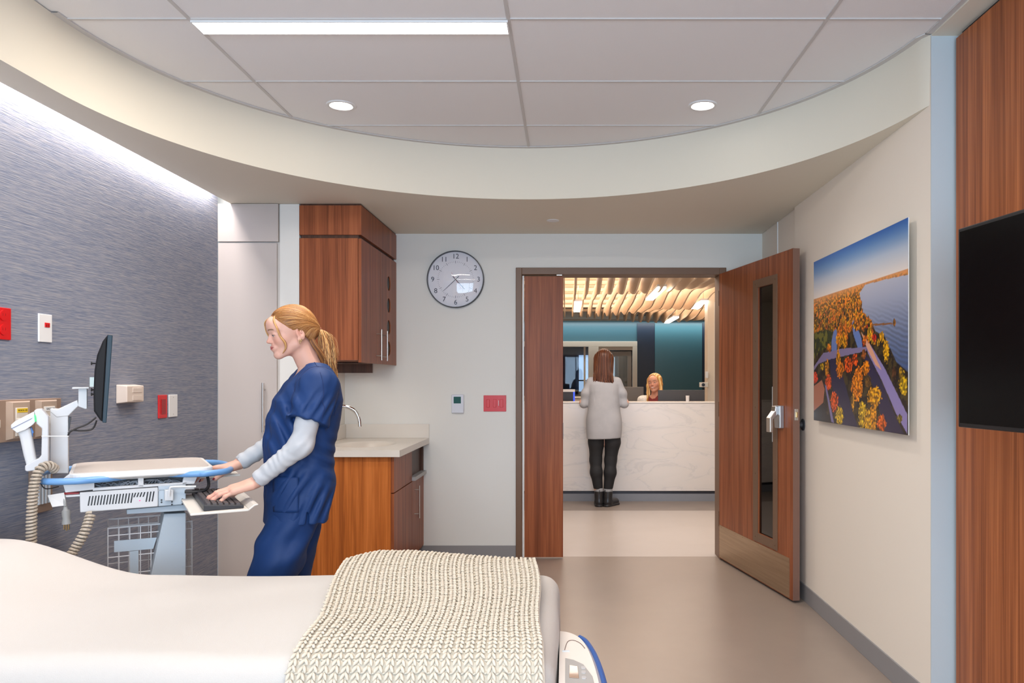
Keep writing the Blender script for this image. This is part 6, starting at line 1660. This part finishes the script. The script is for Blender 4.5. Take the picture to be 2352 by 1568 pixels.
    s_ = m.build('hair_strands', MATS['brown_hair'], o, smooth=True)
    ca = s_.data.color_attributes.new('Col', 'FLOAT_COLOR', 'POINT'); a = np.ones((len(s_.data.vertices), 4), dtype=np.float32)
    if len(cols) == len(a): a[:, :3] = np.array(cols)
    else: a[:, :3] = HC_[0]
    ca.data.foreach_set('color', a.ravel())
visitor()

# ------------------------------------------------------------------ receptionist
def receptionist():
    O = (1.105, 9.42, 0); M = frame2(O, -.42, -1)
    root = thing('person', O, 'smiling blonde receptionist in white cardigan sitting behind the counter', 'person')
    HM = M @ Matrix.Translation((.02, 0, 1.300)) @ Matrix.Rotation(R(-4), 4, 'Z') @ Matrix.Rotation(R(-5), 4, 'Y') @ Matrix.Rotation(R(7), 4, 'X')
    sk = lin255((222, 160, 132))
    g = G3((-.125, -.095, -.20), (.135, .095, .130), .0032); P, Q = nets(g, eyelids(g, head_sdf(g, .9), .35)); parts = [(tf(HM, P), Q, head_colors(P, sk, lin255((196, 90, 84)), .9))]
    g = G3((-.25, -.30, .05), (.60, .30, 1.22), .011)
    b = ell(g, (0, 0, .92), (.10, .15, .22)); b = smin(b, ell(g, (0, 0, .66), (.13, .17, .11)), .05); b = smin(b, cap(g, (0, -.15, 1.09), (0, .15, 1.09), .05, .05), .04); b = smin(b, cap(g, (-.02, 0, 1.08), (.0, 0, 1.2), .06, .05), .03)
    for s in (1, -1):
        b = smin(b, chain(g, [(0, s * .09, .62, .08), (.40, s * .10, .58, .06), (.42, s * .10, .12, .042), (.50, s * .10, .08, .035)], .03), .03)
        b = smin(b, chain(g, [(0, s * .17, 1.09, .045), (.03, s * .22, .86, .038), (.22, s * .13, .795, .026)], .02), .02)
    P, Q = nets(g, b); parts.append((tf(M, P), Q, sk))
    for s in (1, -1):
        HMh = basis(M @ Vector((.235, s * .13, .790)), M.to_3x3() @ Vector((.95, -s * .2, -.05)), (0, 0, 1))
        th = [(.012, .022, -.006, .0135), (.042, .046, -.010, .012), (.070, .056, -.012, .0105), (.090, .060, -.014, .009)]
        parts.append(hand(HMh, [(.1, .3, .2, .06), (.1, .3, .2, .0), (.1, .3, .2, -.05), (.1, .3, .2, -.1)], th, res=.0035, side=-1 if s > 0 else 1))
    V, Fq, C = join(parts); link('body', V, Fq, M_skin, root, cols=C, smooth=True)
    eyes(HM, root, look=(1, 0, .05), iris=(.08, .06, .04))
    MB(HM).prism([(.0, 0), (.0, 0)][:0] or [(-.016, -.0535), (.016, -.0535), (.011, -.0605), (-.011, -.0605)], .094, .1012, 'x').build('teeth', mat('teeth_white', (.8, .78, .74), .3), root)
    def cloth(nm, grow, cut, m, sleeves):
        g = G3((-.20, -.32, .55), (.35, .32, 1.20), .0055)
        d = ell(g, (0, 0, .92), (.115 + grow, .165 + grow, .27)); d = smin(d, cap(g, (-.01, -.14, 1.085), (-.01, .14, 1.085), .055 + grow, .055 + grow), .05)
        if sleeves:
            for s in (1, -1): d = smin(d, chain(g, [(0, s * .17, 1.085, .062), (.03, s * .23, .86, .056), (.20, s * .145, .80, .04)], .02), .02)
        nk = np.maximum(((g.X + .01) / .08) ** 2 + (g.Y / .075) ** 2 - 1, -4) * .04; d = smax(d, -np.maximum(nk, 1.095 - g.Z), .004)
        if cut: d = smax(d, -np.maximum(np.abs(g.Y) - .045 - .1 * np.clip(g.Z - .8, 0, 1), -g.X), .006)
        d = d + .004 * np.sin(30 * g.Z + 20 * g.Y)
        P, Q = nets(g, d); link(nm, tf(M, P), Q, m, root, smooth=True)
    cloth('blouse', 0, False, mat('dark_red_blouse', (.22, .02, .02), .7), False)
    cloth('cardigan', .014, True, ramp_mat('white_lace_knit', (60, 60, 60), [(.35, (.62, .58, .52)), (.65, (.82, .78, .74))], rough=.9, bump=.3), True)
    g = G3((-.12, -.16, .42), (.55, .16, .74), .012); d = None
    for s in (1, -1):
        c = chain(g, [(0, s * .09, .62, .09), (.40, s * .10, .58, .075), (.42, s * .1, .45, .06)], .03); d = c if d is None else smin(d, c, .01)
    P, Q = nets(g, d); link('trousers', tf(M, P), Q, M_dark, root, smooth=True)
    rg = random.Random(9); HB_ = [lin255(c) for c in ((226, 172, 96), (244, 206, 140), (190, 130, 66), (236, 190, 116))]
    g = G3((-.13, -.12, -.27), (.11, .12, .145), .0045)
    h = ell(g, (-.018, 0, .046), (.104, .088, .088))
    for s in (1, -1): h = smin(h, chain(g, [(.010, s * .070, .050, .026), (.015, s * .082, -.02, .022), (.035, s * .082, -.11, .022), (.075, s * .070, -.20, .024), (.09, s * .06, -.25, .018)], .02), .02)
    h = smin(h, cap(g, (-.06, 0, .0), (-.07, 0, -.18), .05, .045, (.7, 1.4, 1)), .03)
    face = np.maximum(g.Z - .100, -(g.X - .030)); h = smax(h, -np.maximum(np.maximum(np.abs(g.Y + .008) - .058 - .012 * (g.Z < -.05), g.Z - (.105 - 14 * (g.Y + .008) ** 2)), -(g.X - .028)), .006)
    h = h + .0007 * np.sin(g.Y * 260 + 8 * g.Z)
    P, Q = nets(g, h); b_ = np.clip(.5 + .5 * np.sin(P[:, 1] * 230 + 2 * np.sin(P[:, 2] * 20) + 30 * P[:, 0]), 0, 1)[:, None]; C = HB_[2] * (1 - b_) + HB_[1] * b_
    link('hair', tf(HM, P), Q, M_h2 if False else vcol('golden_hair', rough=.4, spec=.4), root, cols=C, smooth=True)
    # chair
    t = thing('desk_chair', (1.06, 9.44, 0), 'grey office chair under the receptionist, hidden by the counter', 'chair')
    MB(M).box(-.24, .22, -.24, .24, .47, .53).build('seat', M_dark, t, bevel=.02); MB(M).box(-.30, -.255, -.22, .22, .58, 1.02).build('backrest', M_dark, t, bevel=.02)
    MB(M).cyl((-.02, 0, .08), .03, .39).box(-.28, -.24, -.03, .03, .45, .62).build('post', M_steel, t)
    for i in range(5):
        a = 2 * math.pi * i / 5; MB(M).tube([(-.02, 0, .10), (-.02 + .27 * math.cos(a), .27 * math.sin(a), .06)], .018, 8).sphere((-.02 + .27 * math.cos(a), .27 * math.sin(a), .028), .028, 6).build('leg', M_dark, t, smooth='auto')
receptionist()
